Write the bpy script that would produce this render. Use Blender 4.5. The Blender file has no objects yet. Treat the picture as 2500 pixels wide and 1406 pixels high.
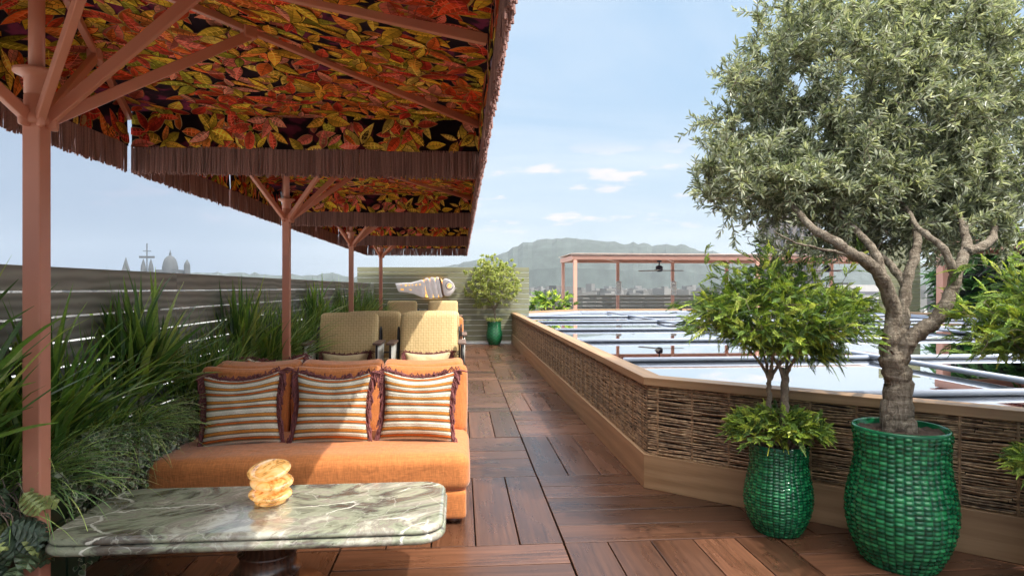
import bpy, math, random
import numpy as np
from mathutils import Vector, Matrix
R = math.radians
sc = bpy.context.scene
COL = sc.collection
rng = np.random.default_rng(7)
random.seed(7)

# ------------------------------------------------------------------ camera
cd = bpy.data.cameras.new('camera'); cam = bpy.data.objects.new('camera', cd); COL.objects.link(cam)
cam.location = (0, 0, 1.5); cam.rotation_euler = (R(90), 0, R(-4.764))
cd.lens = 21.6; cd.sensor_width = 36; cd.clip_start = .05; cd.clip_end = 12000
sc.camera = cam
# ------------------------------------------------------------------ sun, sky, exposure
SUN = Vector((.54, -.44, 1.0)).normalized()
sd = bpy.data.lights.new('sun', 'SUN'); sun = bpy.data.objects.new('sun', sd); COL.objects.link(sun)
sun.rotation_euler = SUN.to_track_quat('Z', 'Y').to_euler(); sun.location = (20, -14, 40)
sd.energy = 3.3; sd.angle = R(.5); sd.color = (1, .93, .82)
vs = sc.view_settings
vs.view_transform = 'Standard'; vs.look = 'None'; vs.gamma = 1; vs.exposure = 0.70
world = bpy.data.worlds.new('World'); sc.world = world; world.use_nodes = True


def N(nt, typ, ins=None, **props):
    n = nt.nodes.new(typ)
    for k, v in props.items():
        setattr(n, k, v)
    for k, v in (ins or {}).items():
        s = n.inputs[k]
        if isinstance(v, bpy.types.NodeSocket):
            nt.links.new(v, s)
        else:
            s.default_value = v
    return n


def ramp(nt, fac, stops, interp='LINEAR'):
    n = nt.nodes.new('ShaderNodeValToRGB'); e = n.color_ramp; e.interpolation = interp
    while len(e.elements) < len(stops):
        e.elements.new(.5)
    for el, (p, c) in zip(e.elements, stops):
        el.position = p; el.color = (*c, 1) if len(c) == 3 else c
    nt.links.new(fac, n.inputs[0])
    return n.outputs[0]


def math_(nt, op, a, b=None, clamp=False):
    n = nt.nodes.new('ShaderNodeMath'); n.operation = op; n.use_clamp = clamp
    for i, x in enumerate((a, b)):
        if x is None: continue
        if isinstance(x, bpy.types.NodeSocket): nt.links.new(x, n.inputs[i])
        else: n.inputs[i].default_value = x
    return n.outputs[0]


def mixc(nt, fac, a, b, mode='MIX'):
    n = nt.nodes.new('ShaderNodeMix'); n.data_type = 'RGBA'; n.blend_type = mode
    for s, x in ((n.inputs[0], fac), (n.inputs[6], a), (n.inputs[7], b)):
        if isinstance(x, bpy.types.NodeSocket): nt.links.new(x, s)
        elif isinstance(x, (int, float)): s.default_value = x
        else: s.default_value = (*x, 1)
    return n.outputs[2]


def smooth_(nt, x, a, b):
    n = nt.nodes.new('ShaderNodeMapRange'); n.interpolation_type = 'SMOOTHSTEP'
    nt.links.new(x, n.inputs[0]); n.inputs[1].default_value = a; n.inputs[2].default_value = b
    return n.outputs[0]


wt = world.node_tree; wt.nodes.clear()
sky = N(wt, 'ShaderNodeTexSky', sky_type='NISHITA', sun_disc=False, sun_elevation=R(57), sun_rotation=math.atan2(.54, -.36),
        air_density=1.0, dust_density=1.5, ozone_density=1.5)
tc = N(wt, 'ShaderNodeTexCoord')
sep = N(wt, 'ShaderNodeSeparateXYZ', {0: tc.outputs['Generated']})
zz = math_(wt, 'ADD', math_(wt, 'MAXIMUM', sep.outputs[2], 0.0), .12)
px_ = math_(wt, 'DIVIDE', sep.outputs[0], zz); py_ = math_(wt, 'DIVIDE', sep.outputs[1], zz)
pv = N(wt, 'ShaderNodeCombineXYZ', {0: px_, 1: math_(wt, 'MULTIPLY', py_, 1.7)})
hi = N(wt, 'ShaderNodeTexNoise', {'Vector': pv.outputs[0], 'Scale': .55, 'Detail': 7.0, 'Roughness': .55, 'Distortion': .5})
veil = smooth_(wt, hi.outputs[0], .36, .70)
az = math_(wt, 'ARCTAN2', sep.outputs[0], sep.outputs[1])
cv = N(wt, 'ShaderNodeCombineXYZ', {0: math_(wt, 'MULTIPLY', az, 9.0), 1: math_(wt, 'MULTIPLY', sep.outputs[2], 34.0), 2: 4.3})
cu = N(wt, 'ShaderNodeTexNoise', {'Vector': cv.outputs[0], 'Scale': 1.0, 'Detail': 5.0, 'Roughness': .5})
band = math_(wt, 'MULTIPLY', smooth_(wt, sep.outputs[2], .07, .11), smooth_(wt, sep.outputs[2], .24, .18))
puff = math_(wt, 'MULTIPLY', smooth_(wt, cu.outputs[0], .555, .66), band)
left = smooth_(wt, math_(wt, 'ADD', math_(wt, 'MULTIPLY', sep.outputs[0], -1.0), math_(wt, 'MULTIPLY', sep.outputs[2], -.5)), -.05, .42)
skyc = mixc(wt, 1.0, sky.outputs[0], (1.0, 1.0, 1.0), 'MULTIPLY')
hz_ = smooth_(wt, sep.outputs[2], .0, .40)
grad = ramp(wt, hz_, [(0., (.445, .515, .575)), (.4, (.385, .495, .60)), (1., (.30, .445, .61))])
grad = N(wt, 'ShaderNodeVectorMath', {0: grad, 1: (10., 10., 10.)}, operation='MULTIPLY').outputs[0]
c0 = mixc(wt, .82, skyc, grad)
c1 = mixc(wt, math_(wt, 'MULTIPLY', veil, .62), c0, (5.4, 5.9, 6.5))
c2 = mixc(wt, math_(wt, 'MULTIPLY', puff, .7), c1, (6.9, 6.2, 6.6))
gl = N(wt, 'ShaderNodeTexNoise', {'Vector': cv.outputs[0], 'Scale': .35, 'Detail': 5.0, 'Roughness': .5})
gcol = mixc(wt, gl.outputs[0], (2.0, 2.7, 3.9), (3.0, 3.7, 4.7))
c3 = mixc(wt, math_(wt, 'MULTIPLY', left, .85), c2, gcol)
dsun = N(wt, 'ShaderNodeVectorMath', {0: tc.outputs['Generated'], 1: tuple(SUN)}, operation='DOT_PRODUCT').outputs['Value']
high = math_(wt, 'MULTIPLY', smooth_(wt, dsun, .30, .98), smooth_(wt, sep.outputs[2], .42, .75))     # glow added round the sun, above the view, to lift canopy shade
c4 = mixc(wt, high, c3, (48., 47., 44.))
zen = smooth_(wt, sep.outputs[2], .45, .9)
c5 = mixc(wt, math_(wt, 'MULTIPLY', zen, .5), c4, (25., 26., 27.))  # extra overhead brightness, out of view, added as fill light
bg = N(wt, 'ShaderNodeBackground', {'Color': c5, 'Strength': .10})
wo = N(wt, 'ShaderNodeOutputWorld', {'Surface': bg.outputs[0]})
sc.cycles.max_bounces = 8; sc.cycles.diffuse_bounces = 3; sc.cycles.glossy_bounces = 4
sc.cycles.transmission_bounces = 4; sc.cycles.transparent_max_bounces = 8; sc.cycles.volume_bounces = 0
sc.cycles.use_denoising = True
sc.cycles.caustics_reflective = False; sc.cycles.caustics_refractive = False

# ------------------------------------------------------------------ materials
def newmat(name):
    m = bpy.data.materials.new(name); m.use_nodes = True
    nt = m.node_tree
    return m, nt, nt.nodes['Principled BSDF']


def setp(nt, b, **kw):
    names = dict(col='Base Color', rough='Roughness', metal='Metallic', coat='Coat Weight', coatr='Coat Roughness', spec='Specular IOR Level',
                 normal='Normal', sheen='Sheen Weight', emis='Emission Color', estr='Emission Strength')
    for k, v in kw.items():
        s = b.inputs[names[k]]
        if isinstance(v, bpy.types.NodeSocket): nt.links.new(v, s)
        elif isinstance(v, tuple): s.default_value = (*v, 1)
        else: s.default_value = v


def bump(nt, h, strength=.3, dist=.01):
    return N(nt, 'ShaderNodeBump', {'Height': h, 'Strength': strength, 'Distance': dist}).outputs[0]


def attr(nt, name='col'):
    return N(nt, 'ShaderNodeAttribute', attribute_name=name).outputs['Color']


def wood(name, c1, c2, rough=.5, sx=1.0, sy=9.0, wavef=.45, bmp=.25, coat=0., var=.35, wscale=1.6, spec=.5):
    m, nt, b = newmat(name)
    uv = N(nt, 'ShaderNodeUVMap').outputs[0]
    rnd = N(nt, 'ShaderNodeSeparateColor', {0: attr(nt)}).outputs[0]
    off = N(nt, 'ShaderNodeCombineXYZ', {0: math_(nt, 'MULTIPLY', rnd, 37.), 1: math_(nt, 'MULTIPLY', rnd, 91.), 2: math_(nt, 'MULTIPLY', rnd, 13.)}).outputs[0]
    def vec(ax, ay):
        mp = N(nt, 'ShaderNodeVectorMath', {0: uv, 1: (ax, ay, 1)}, operation='MULTIPLY').outputs[0]
        return N(nt, 'ShaderNodeVectorMath', {0: mp, 1: off}, operation='ADD').outputs[0]
    n1 = N(nt, 'ShaderNodeTexNoise', {'Vector': vec(sx * 1.6, sy * 5), 'Scale': 1.6, 'Detail': 9., 'Roughness': .68, 'Distortion': .4}).outputs[0]
    n2 = N(nt, 'ShaderNodeTexNoise', {'Vector': vec(sx * 1.2, sy * .6), 'Scale': 1.5, 'Detail': 4., 'Roughness': .55}).outputs[0]
    w = N(nt, 'ShaderNodeTexWave', {'Vector': vec(sx * .55, sy * .55), 'Scale': wscale, 'Distortion': 9., 'Detail': 3., 'Detail Scale': .55, 'Detail Roughness': .55}, wave_type='BANDS', bands_direction='Y').outputs['Fac']
    f = math_(nt, 'ADD', math_(nt, 'MULTIPLY', n1, 1 - wavef), math_(nt, 'MULTIPLY', w, wavef))
    f2 = math_(nt, 'ADD', math_(nt, 'MULTIPLY', f, .65), math_(nt, 'MULTIPLY', n2, .35))
    c = ramp(nt, f2, [(.25, c1), (.72, c2)])
    kn = N(nt, 'ShaderNodeTexNoise', {'Vector': vec(sx * 2.2, sy * 1.1), 'Scale': 2.4, 'Detail': 3., 'Roughness': .6, 'Distortion': .8}).outputs[0]
    c = mixc(nt, math_(nt, 'MULTIPLY', smooth_(nt, kn, .66, .80), .4), c, tuple(x * .6 for x in c1))
    val = math_(nt, 'ADD', math_(nt, 'MULTIPLY', rnd, var), 1 - var * .5)
    hsv = N(nt, 'ShaderNodeHueSaturation', {'Color': c, 'Value': val, 'Saturation': 1.0})
    rr = math_(nt, 'ADD', math_(nt, 'MULTIPLY', n2, .3), rough - .15)
    setp(nt, b, col=hsv.outputs[0], rough=rr, coat=coat, coatr=.25, normal=bump(nt, f2, bmp, .004), spec=spec)
    return m


def plain(name, c, rough=.5, metal=0., var=.12, nscale=8., bmp=0., coat=0., spec=.5):
    m, nt, b = newmat(name)
    o = N(nt, 'ShaderNodeTexCoord').outputs['Object']
    n = N(nt, 'ShaderNodeTexNoise', {'Vector': o, 'Scale': nscale, 'Detail': 5., 'Roughness': .6}).outputs[0]
    cc = ramp(nt, n, [(.3, tuple(x * (1 - var) for x in c)), (.7, tuple(min(1, x * (1 + var)) for x in c))])
    kw = dict(col=cc, rough=rough, metal=metal, coat=coat, spec=spec)
    if bmp: kw['normal'] = bump(nt, n, bmp, .01)
    setp(nt, b, **kw)
    return m


def fabric(name, c, var=.25, rough=.85, dens=170., sheen=.3):
    m, nt, b = newmat(name)
    o = N(nt, 'ShaderNodeTexCoord').outputs['Object']
    def streak(s):
        v = N(nt, 'ShaderNodeVectorMath', {0: o, 1: s}, operation='MULTIPLY').outputs[0]
        return N(nt, 'ShaderNodeTexNoise', {'Vector': v, 'Scale': 1., 'Detail': 2., 'Roughness': .6}).outputs[0]
    a = streak((dens * .12, dens, dens)); d = streak((dens, dens * .12, dens * .12))
    big = N(nt, 'ShaderNodeTexNoise', {'Vector': o, 'Scale': 5., 'Detail': 3.}).outputs[0]
    f = math_(nt, 'ADD', math_(nt, 'MULTIPLY', a, .5), math_(nt, 'MULTIPLY', d, .5))
    cc = ramp(nt, f, [(.34, tuple(x * (1 - var) for x in c)), (.5, c), (.66, tuple(min(1, x * (1 + var)) for x in c))])
    cc = mixc(nt, math_(nt, 'MULTIPLY', big, .3), cc, tuple(x * .8 for x in c))
    setp(nt, b, col=cc, rough=rough, sheen=sheen, spec=.2, normal=N(nt, 'ShaderNodeBump', {'Height': f, 'Strength': .35, 'Distance': .003, 'Normal': bump(nt, N(nt, 'ShaderNodeTexNoise', {'Vector': o, 'Scale': 4.5, 'Detail': 3., 'Distortion': .8}).outputs[0], .5, .035)}).outputs[0])
    return m


def foliage(name, trans=.38, rough=.45, spec=.4):
    m, nt, b = newmat(name)
    a = attr(nt)
    o = N(nt, 'ShaderNodeTexCoord').outputs['Object']
    n = N(nt, 'ShaderNodeTexNoise', {'Vector': o, 'Scale': 60., 'Detail': 2.}).outputs[0]
    c = mixc(nt, 1., a, ramp(nt, n, [(.3, (.8, .8, .8)), (.7, (1.2, 1.2, 1.15))]), 'MULTIPLY')
    setp(nt, b, col=c, rough=rough, spec=spec)
    tr = N(nt, 'ShaderNodeBsdfTranslucent', {'Color': mixc(nt, 1., c, (1.25, 1.3, .7), 'MULTIPLY')})
    ms = N(nt, 'ShaderNodeMixShader', {0: trans, 1: b.outputs[0], 2: tr.outputs[0]})
    nt.links.new(ms.outputs[0], nt.nodes['Material Output'].inputs[0])
    return m


M = {}
M['deck'] = wood('deck_wood', (.013, .0055, .0035), (.160, .070, .038), rough=.29, sx=.9, sy=7, wavef=.08, bmp=.4, var=.8, coat=.12, spec=.5)
M['oak'] = wood('oak_cap', (.215, .118, .055), (.44, .275, .15), rough=.5, sx=.8, sy=5, wavef=.22, bmp=.12, var=.12, wscale=1.1)
M['walnut'] = wood('walnut', (.035, .014, .009), (.12, .05, .028), rough=.3, sx=1.5, sy=9, wavef=.4, bmp=.05, coat=.5, var=.1)
M['slat'] = wood('painted_slat', (.18, .18, .155), (.37, .37, .325), rough=.55, sx=.9, sy=3.6, wavef=.55, bmp=.3, var=.12, wscale=2.6)
M['olive_slat'] = wood('olive_slat', (.205, .205, .125), (.235, .235, .15), rough=.5, sx=.5, sy=3, wavef=.3, bmp=.03, var=.08)
M['gap'] = plain('gap_strip', (.86, .87, .82), .5)
M['roofslab'] = plain('roof_membrane', (.30, .30, .30), .9, nscale=3)
M['whiteroof'] = plain('white_roof', (.34, .34, .33), .9, var=.85, nscale=2.2)
M['post'] = plain('terracotta_paint', (.60, .25, .165), .42, var=.05, nscale=3, spec=.45)
M['pergola'] = plain('pink_paint', (.76, .40, .30), .45, var=.05, nscale=3)
M['pergola_red'] = plain('red_slats', (.35, .09, .07), .5, var=.12, nscale=20)
M['fringe'] = plain('fringe_yarn', (.125, .062, .058), .95, var=.35, nscale=70, bmp=.3, spec=.1)
M['roofedge'] = plain('pale_pink_edge', (.78, .60, .52), .6)
M['black'] = plain('black_metal', (.02, .02, .024), .35, metal=.3)
M['fanblack'] = plain('fan_black', (.02, .018, .035), .4)
M['white'] = plain('white_ceramic', (.75, .73, .68), .35)
M['rope'] = plain('white_rope', (.72, .70, .64), .9, var=.1, nscale=40)
M['armwood'] = wood('arm_wood', (.10, .06, .045), (.24, .16, .125), rough=.5, sx=2, sy=12, bmp=.1, var=.1)
M['orange'] = fabric('orange_weave', (.56, .195, .058), var=.28)
M['beigefab'] = fabric('beige_linen', (.62, .50, .30), var=.15)
M['soil'] = plain('soil', (.055, .032, .022), .95, var=.6, nscale=45, bmp=.8)
M['trough'] = plain('green_cladding', (.035, .058, .030), .32, var=.3, nscale=4, coat=.3)
M['bark'] = plain('bark', (.20, .155, .115), .9, var=.45, nscale=38, bmp=.9)
M['twig'] = plain('twig', (.15, .11, .085), .9, var=.3, nscale=30)
M['leaf'] = foliage('leaf')
M['oliveleaf'] = foliage('olive_leaf', .32, .42, .5)
M['grass'] = foliage('blade', .3, .35, .5)
M['thick'] = foliage('thick_leaf', .12, .4, .5)
M['frame'] = plain('skylight_metal', (.36, .40, .49), .34, metal=.0, var=.05)
M['willow'] = plain('willow', (.13, .075, .038), .7, var=.45, nscale=22, bmp=.3)
M['willowback'] = plain('willow_back', (.022, .014, .010), .9)


def bark_mat():
    m, nt, b = newmat('olive_bark')
    o = N(nt, 'ShaderNodeTexCoord').outputs['Object']
    v1 = N(nt, 'ShaderNodeVectorMath', {0: o, 1: (34., 34., 11.)}, operation='MULTIPLY').outputs[0]
    a = N(nt, 'ShaderNodeTexNoise', {'Vector': v1, 'Scale': 1., 'Detail': 8., 'Roughness': .68, 'Distortion': 1.2}).outputs[0]
    v2 = N(nt, 'ShaderNodeVectorMath', {0: o, 1: (7., 7., 30.)}, operation='MULTIPLY').outputs[0]
    r = N(nt, 'ShaderNodeTexNoise', {'Vector': v2, 'Scale': 1., 'Detail': 4., 'Roughness': .6, 'Distortion': .8}).outputs[0]
    f = math_(nt, 'ADD', math_(nt, 'MULTIPLY', a, .6), math_(nt, 'MULTIPLY', r, .4))
    c = ramp(nt, f, [(.32, (.040, .030, .022)), (.44, (.150, .118, .088)), (.56, (.265, .22, .17)), (.74, (.40, .35, .28))])
    setp(nt, b, col=c, rough=.92, normal=bump(nt, f, 1.0, .05), spec=.2)
    return m
M['olivebark'] = bark_mat()


def glass_mat():
    m, nt, b = newmat('mirror_glass')
    o = N(nt, 'ShaderNodeTexCoord').outputs['Object']
    n = N(nt, 'ShaderNodeTexNoise', {'Vector': o, 'Scale': .35, 'Detail': 2.}).outputs[0]
    setp(nt, b, col=(.985, .99, 1.), rough=.015, metal=1.0, normal=bump(nt, n, .02, .02))
    return m
M['glass'] = glass_mat()


def glaze_mat():
    m, nt, b = newmat('green_glaze')
    rnd = attr(nt)
    o = N(nt, 'ShaderNodeTexCoord').outputs['Object']
    n = N(nt, 'ShaderNodeTexNoise', {'Vector': o, 'Scale': 9., 'Detail': 4., 'Roughness': .6}).outputs[0]
    f = math_(nt, 'ADD', math_(nt, 'MULTIPLY', n, .55), math_(nt, 'MULTIPLY', N(nt, 'ShaderNodeSeparateColor', {0: rnd}).outputs[0], .45))
    c = ramp(nt, f, [(.15, (.002, .018, .008)), (.5, (.005, .085, .034)), (.85, (.025, .23, .075))])
    setp(nt, b, col=c, rough=.14, coat=0., spec=.4)
    return m
M['glaze'] = glaze_mat()


def stripe_mat():
    m, nt, b = newmat('striped_weave')
    uv = N(nt, 'ShaderNodeSeparateXYZ', {0: N(nt, 'ShaderNodeUVMap').outputs[0]})
    o = N(nt, 'ShaderNodeUVMap').outputs[0]
    vv = N(nt, 'ShaderNodeVectorMath', {0: o, 1: (120., 40., 1.)}, operation='MULTIPLY').outputs[0]
    n = N(nt, 'ShaderNodeTexNoise', {'Vector': vv, 'Scale': 1., 'Detail': 3., 'Roughness': .7}).outputs[0]
    t = math_(nt, 'ADD', math_(nt, 'MULTIPLY', uv.outputs[1], 4.6), math_(nt, 'MULTIPLY', math_(nt, 'SUBTRACT', n, .5), .10))
    fr = math_(nt, 'FRACT', t)
    cream = (.70, .65, .54); taupe = (.27, .22, .14); dark = (.075, .042, .025); org = (.60, .25, .055); rust = (.52, .135, .03)
    c = ramp(nt, fr, [(0., cream), (.16, cream), (.18, taupe), (.24, taupe), (.26, dark), (.28, rust), (.38, rust), (.40, dark), (.42, taupe), (.47, cream),
                      (.60, cream), (.62, taupe), (.68, dark), (.70, org), (.84, org), (.86, dark), (.88, taupe), (.93, cream)])
    c = mixc(nt, 1., c, ramp(nt, n, [(.3, (.72, .72, .72)), (.7, (1.2, 1.2, 1.2))]), 'MULTIPLY')
    w = math_(nt, 'SINE', math_(nt, 'MULTIPLY', uv.outputs[1], 2 * math.pi * 4.6 * 4))
    h = math_(nt, 'ADD', math_(nt, 'MULTIPLY', w, .4), n)
    setp(nt, b, col=c, rough=.95, spec=.1, normal=bump(nt, h, .6, .006))
    return m
M['stripe'] = stripe_mat()


def weave_mat():
    m, nt, b = newmat('basket_weave')
    uv = N(nt, 'ShaderNodeUVMap').outputs[0]
    ck = N(nt, 'ShaderNodeTexChecker', {'Vector': uv, 'Scale': 15.}).outputs['Fac']
    br1 = N(nt, 'ShaderNodeTexBrick', {'Vector': uv, 'Scale': 15., 'Mortar Size': .05, 'Brick Width': 1.0, 'Row Height': .5, 'Mortar Smooth': .3}, offset=.5).outputs['Fac']
    sw = N(nt, 'ShaderNodeVectorRotate', {'Vector': uv, 'Angle': R(90)}, rotation_type='Z_AXIS').outputs[0]
    br2 = N(nt, 'ShaderNodeTexBrick', {'Vector': sw, 'Scale': 15., 'Mortar Size': .05, 'Brick Width': 1.0, 'Row Height': .5, 'Mortar Smooth': .3}, offset=.5).outputs['Fac']
    f = N(nt, 'ShaderNodeMix', {0: ck, 2: br1, 3: br2}).outputs[0]
    o = N(nt, 'ShaderNodeTexCoord').outputs['Object']
    n = N(nt, 'ShaderNodeTexNoise', {'Vector': o, 'Scale': 14., 'Detail': 4.}).outputs[0]
    v = N(nt, 'ShaderNodeVectorMath', {0: uv, 1: (9., 1.2, 1.)}, operation='MULTIPLY').outputs[0]
    fold = N(nt, 'ShaderNodeTexNoise', {'Vector': v, 'Scale': 1., 'Detail': 3., 'Distortion': .3}).outputs[0]
    c = mixc(nt, f, (.73, .555, .30), (.48, .325, .14))
    c = mixc(nt, math_(nt, 'MULTIPLY', n, .35), c, (.56, .41, .19))
    h = math_(nt, 'ADD', math_(nt, 'MULTIPLY', f, -.15), math_(nt, 'MULTIPLY', fold, 1.2))
    setp(nt, b, col=c, rough=.85, spec=.15, normal=bump(nt, h, .3, .03))
    return m
M['weave'] = weave_mat()


def marble_mat():
    m, nt, b = newmat('green_marble')
    o = N(nt, 'ShaderNodeTexCoord').outputs['Object']
    rot = N(nt, 'ShaderNodeVectorRotate', {'Vector': o, 'Angle': R(-28)}, rotation_type='Z_AXIS').outputs[0]
    st = N(nt, 'ShaderNodeVectorMath', {0: rot, 1: (1.7, 2.5, 3.)}, operation='MULTIPLY').outputs[0]
    big = N(nt, 'ShaderNodeTexNoise', {'Vector': st, 'Scale': 1.05, 'Detail': 10., 'Roughness': .64, 'Distortion': 2.3}).outputs[0]
    c = ramp(nt, big, [(.27, (.03, .028, .03)), (.34, (.12, .09, .065)), (.40, (.13, .115, .10)), (.45, (.25, .265, .195)), (.50, (.33, .345, .255)), (.54, (.27, .24, .205)), (.60, (.45, .44, .36)), (.70, (.58, .56, .48))])
    st2 = N(nt, 'ShaderNodeVectorMath', {0: rot, 1: (5., 22., 12.)}, operation='MULTIPLY').outputs[0]
    fine = N(nt, 'ShaderNodeTexNoise', {'Vector': st2, 'Scale': 1.2, 'Detail': 8., 'Roughness': .7, 'Distortion': 1.5}).outputs[0]
    c = mixc(nt, 1., c, ramp(nt, fine, [(.34, (.42, .38, .36)), (.42, (.95, .95, .95)), (.7, (1.1, 1.1, 1.08))]), 'MULTIPLY')
    wn = N(nt, 'ShaderNodeTexNoise', {'Vector': o, 'Scale': 5., 'Detail': 5.}).outputs['Color']
    wv = N(nt, 'ShaderNodeVectorMath', {0: N(nt, 'ShaderNodeVectorMath', {0: wn, 1: (.22, .22, .22)}, operation='MULTIPLY').outputs[0], 1: rot}, operation='ADD').outputs[0]
    def veins(sc_, w, s):
        v_ = N(nt, 'ShaderNodeVectorMath', {0: wv, 1: s}, operation='MULTIPLY').outputs[0]
        d = N(nt, 'ShaderNodeTexVoronoi', {'Vector': v_, 'Scale': sc_}, feature='DISTANCE_TO_EDGE').outputs['Distance']
        return smooth_(nt, d, w, w * .25)
    gate = N(nt, 'ShaderNodeTexNoise', {'Vector': o, 'Scale': 2.7, 'Detail': 2.}).outputs[0]
    v1 = math_(nt, 'MULTIPLY', veins(2.6, .022, (.8, 1.6, 1.)), smooth_(nt, gate, .44, .56))
    v2 = math_(nt, 'MULTIPLY', veins(6.5, .022, (.8, 1.5, 1.)), smooth_(nt, gate, .60, .48))
    v = math_(nt, 'MAXIMUM', v1, math_(nt, 'MULTIPLY', v2, .28))
    c = mixc(nt, math_(nt, 'MULTIPLY', v, .9), c, (.78, .76, .68))
    setp(nt, b, col=c, rough=.12, coat=.3, coatr=.05)
    return m
M['marble'] = marble_mat()


def lamp_mat(name, estr, warm=(1., .62, .26), deep=(.55, .19, .03), scale=9.):
    m, nt, b = newmat(name)
    o = N(nt, 'ShaderNodeTexCoord').outputs['Object']
    n = N(nt, 'ShaderNodeTexNoise', {'Vector': o, 'Scale': scale, 'Detail': 6., 'Distortion': 2.2, 'Roughness': .55}).outputs[0]
    c = ramp(nt, n, [(.34, (1., .66, .32)), (.46, warm), (.53, (.75, .32, .06)), (.58, deep), (.63, (.9, .48, .14)), (.74, (1., .70, .36)), (.85, warm)])
    setp(nt, b, col=mixc(nt, .5, c, (.7, .4, .14)), rough=.1, coat=1., coatr=.03, emis=c, estr=estr)
    return m
M['onyx'] = lamp_mat('glowing_onyx', .36, (1., .54, .18), (.24, .065, .01), 11.)
M['amber'] = lamp_mat('amber_glow', 1.3, (1., .55, .12), (.8, .3, .03), 6.)
M['fishglaze'] = plain('pearl_glaze', (.66, .63, .64), .18, var=.12, nscale=5, coat=.6)
_b = M['fishglaze'].node_tree.nodes['Principled BSDF']; _b.inputs['Emission Color'].default_value = (1, .86, .80, 1); _b.inputs['Emission Strength'].default_value = .16
M['copperrib'] = plain('brown_rib', (.16, .08, .05), .3, var=.5, nscale=40, coat=.4)


def canopy_mats():
    m, nt, b = newmat('canopy_cloth')
    o = N(nt, 'ShaderNodeTexCoord').outputs['Object']
    n = N(nt, 'ShaderNodeTexNoise', {'Vector': o, 'Scale': 6.5, 'Detail': 3., 'Roughness': .5, 'Distortion': .6}).outputs[0]
    c = ramp(nt, n, [(.48, (.008, .004, .005)), (.55, (.014, .005, .007)), (.60, (.07, .010, .020)), (.72, (.10, .014, .026))])
    setp(nt, b, col=c, rough=.9, spec=.1)
    tr = N(nt, 'ShaderNodeBsdfTranslucent', {'Color': c})
    ms = N(nt, 'ShaderNodeMixShader', {0: .12, 1: b.outputs[0], 2: tr.outputs[0]})
    nt.links.new(ms.outputs[0], nt.nodes['Material Output'].inputs[0])
    m2, nt, b = newmat('canopy_leaf_print')
    a = attr(nt)
    o = N(nt, 'ShaderNodeTexCoord').outputs['Object']
    n = N(nt, 'ShaderNodeTexNoise', {'Vector': o, 'Scale': 28., 'Detail': 4.}).outputs[0]
    c = mixc(nt, 1., a, ramp(nt, n, [(.3, (.8, .75, .7)), (.7, (1.4, 1.4, 1.4))]), 'MULTIPLY')
    setp(nt, b, col=c, rough=.9, spec=.1)
    tr = N(nt, 'ShaderNodeBsdfTranslucent', {'Color': c})
    ms = N(nt, 'ShaderNodeMixShader', {0: .3, 1: b.outputs[0], 2: tr.outputs[0]})
    nt.links.new(ms.outputs[0], nt.nodes['Material Output'].inputs[0])
    return m, m2
M['cloth'], M['print'] = canopy_mats()


# ------------------------------------------------------------------ mesh builder
class MB:
    def __init__(s):
        s.v = []; s.n = 0; s.f = []; s.uv = []; s.c = []; s.m = []; s.hasuv = False

    def add(s, verts, faces, col=(.5, .5, .5), uv=None, mat=0):
        verts = np.asarray(verts, float).reshape(-1, 3)
        o = s.n; s.v.append(verts); s.n += len(verts)
        fl = [tuple(int(i) + o for i in f) for f in faces]
        s.f += fl
        c = np.asarray(col, float)
        if c.ndim == 1: s.c += [tuple(c)] * len(fl)
        else: s.c += [tuple(x) for x in c]
        s.m += [mat] * len(fl)
        if uv is not None:
            s.hasuv = True; s.uv += uv          # per face list of (u,v) tuples
        else:
            s.uv += [None] * len(fl)

    def merge(s, o, mat=0):
        s.v += o.v; s.f += [tuple(i + s.n for i in f) for f in o.f]; s.n += o.n
        s.uv += o.uv; s.c += o.c; s.m += [mat] * len(o.f); s.hasuv |= o.hasuv

    def build(s, name, mats, parent=None, smooth=False, bevel=0., loc=None):
        me = bpy.data.meshes.new(name)
        V = np.concatenate(s.v) if s.v else np.zeros((0, 3))
        me.from_pydata(V.tolist(), [], s.f)
        mats = mats if isinstance(mats, (list, tuple)) else [mats]
        for m in mats: me.materials.append(m)
        nf = len(me.polygons)
        me.polygons.foreach_set('material_index', np.array(s.m, np.int32))
        a = me.attributes.new('col', 'FLOAT_COLOR', 'FACE')
        cc = np.ones((nf, 4), np.float32); cc[:, :3] = np.array(s.c, np.float32)
        a.data.foreach_set('color', cc.ravel())
        if s.hasuv:
            L = me.uv_layers.new(name='UVMap')
            out = []
            for f, u in zip(s.f, s.uv):
                out += [x for p in (u or [(0, 0)] * len(f)) for x in p]
            L.data.foreach_set('uv', np.array(out, np.float32))
        if smooth:
            me.polygons.foreach_set('use_smooth', np.ones(nf, bool))
        me.update()
        o = bpy.data.objects.new(name, me); COL.objects.link(o)
        if parent is not None: o.parent = parent
        if loc is not None: o.location = loc
        if bevel:
            bv = o.modifiers.new('bevel', 'BEVEL'); bv.width = bevel; bv.segments = 2; bv.limit_method = 'ANGLE'
        return o


def tag(o, label=None, cat=None, group=None, kind=None):
    if label: o['label'] = label
    if cat: o['category'] = cat
    if group: o['group'] = group
    if kind: o['kind'] = kind
    return o


def thing(name, label, cat, loc=(0, 0, 0), rz=0., group=None):
    o = bpy.data.objects.new(name, None); COL.objects.link(o)
    o.location = loc; o.rotation_euler = (0, 0, rz)
    o.empty_display_size = .2
    return tag(o, label, cat, group)


def dup(o, parent=None):
    c = o.copy(); COL.objects.link(c)
    c.parent = parent
    for ch in list(o.children): dup(ch, c)
    return c


def rnd3():
    return (float(rng.random()), float(rng.random()), float(rng.random()))


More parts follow.
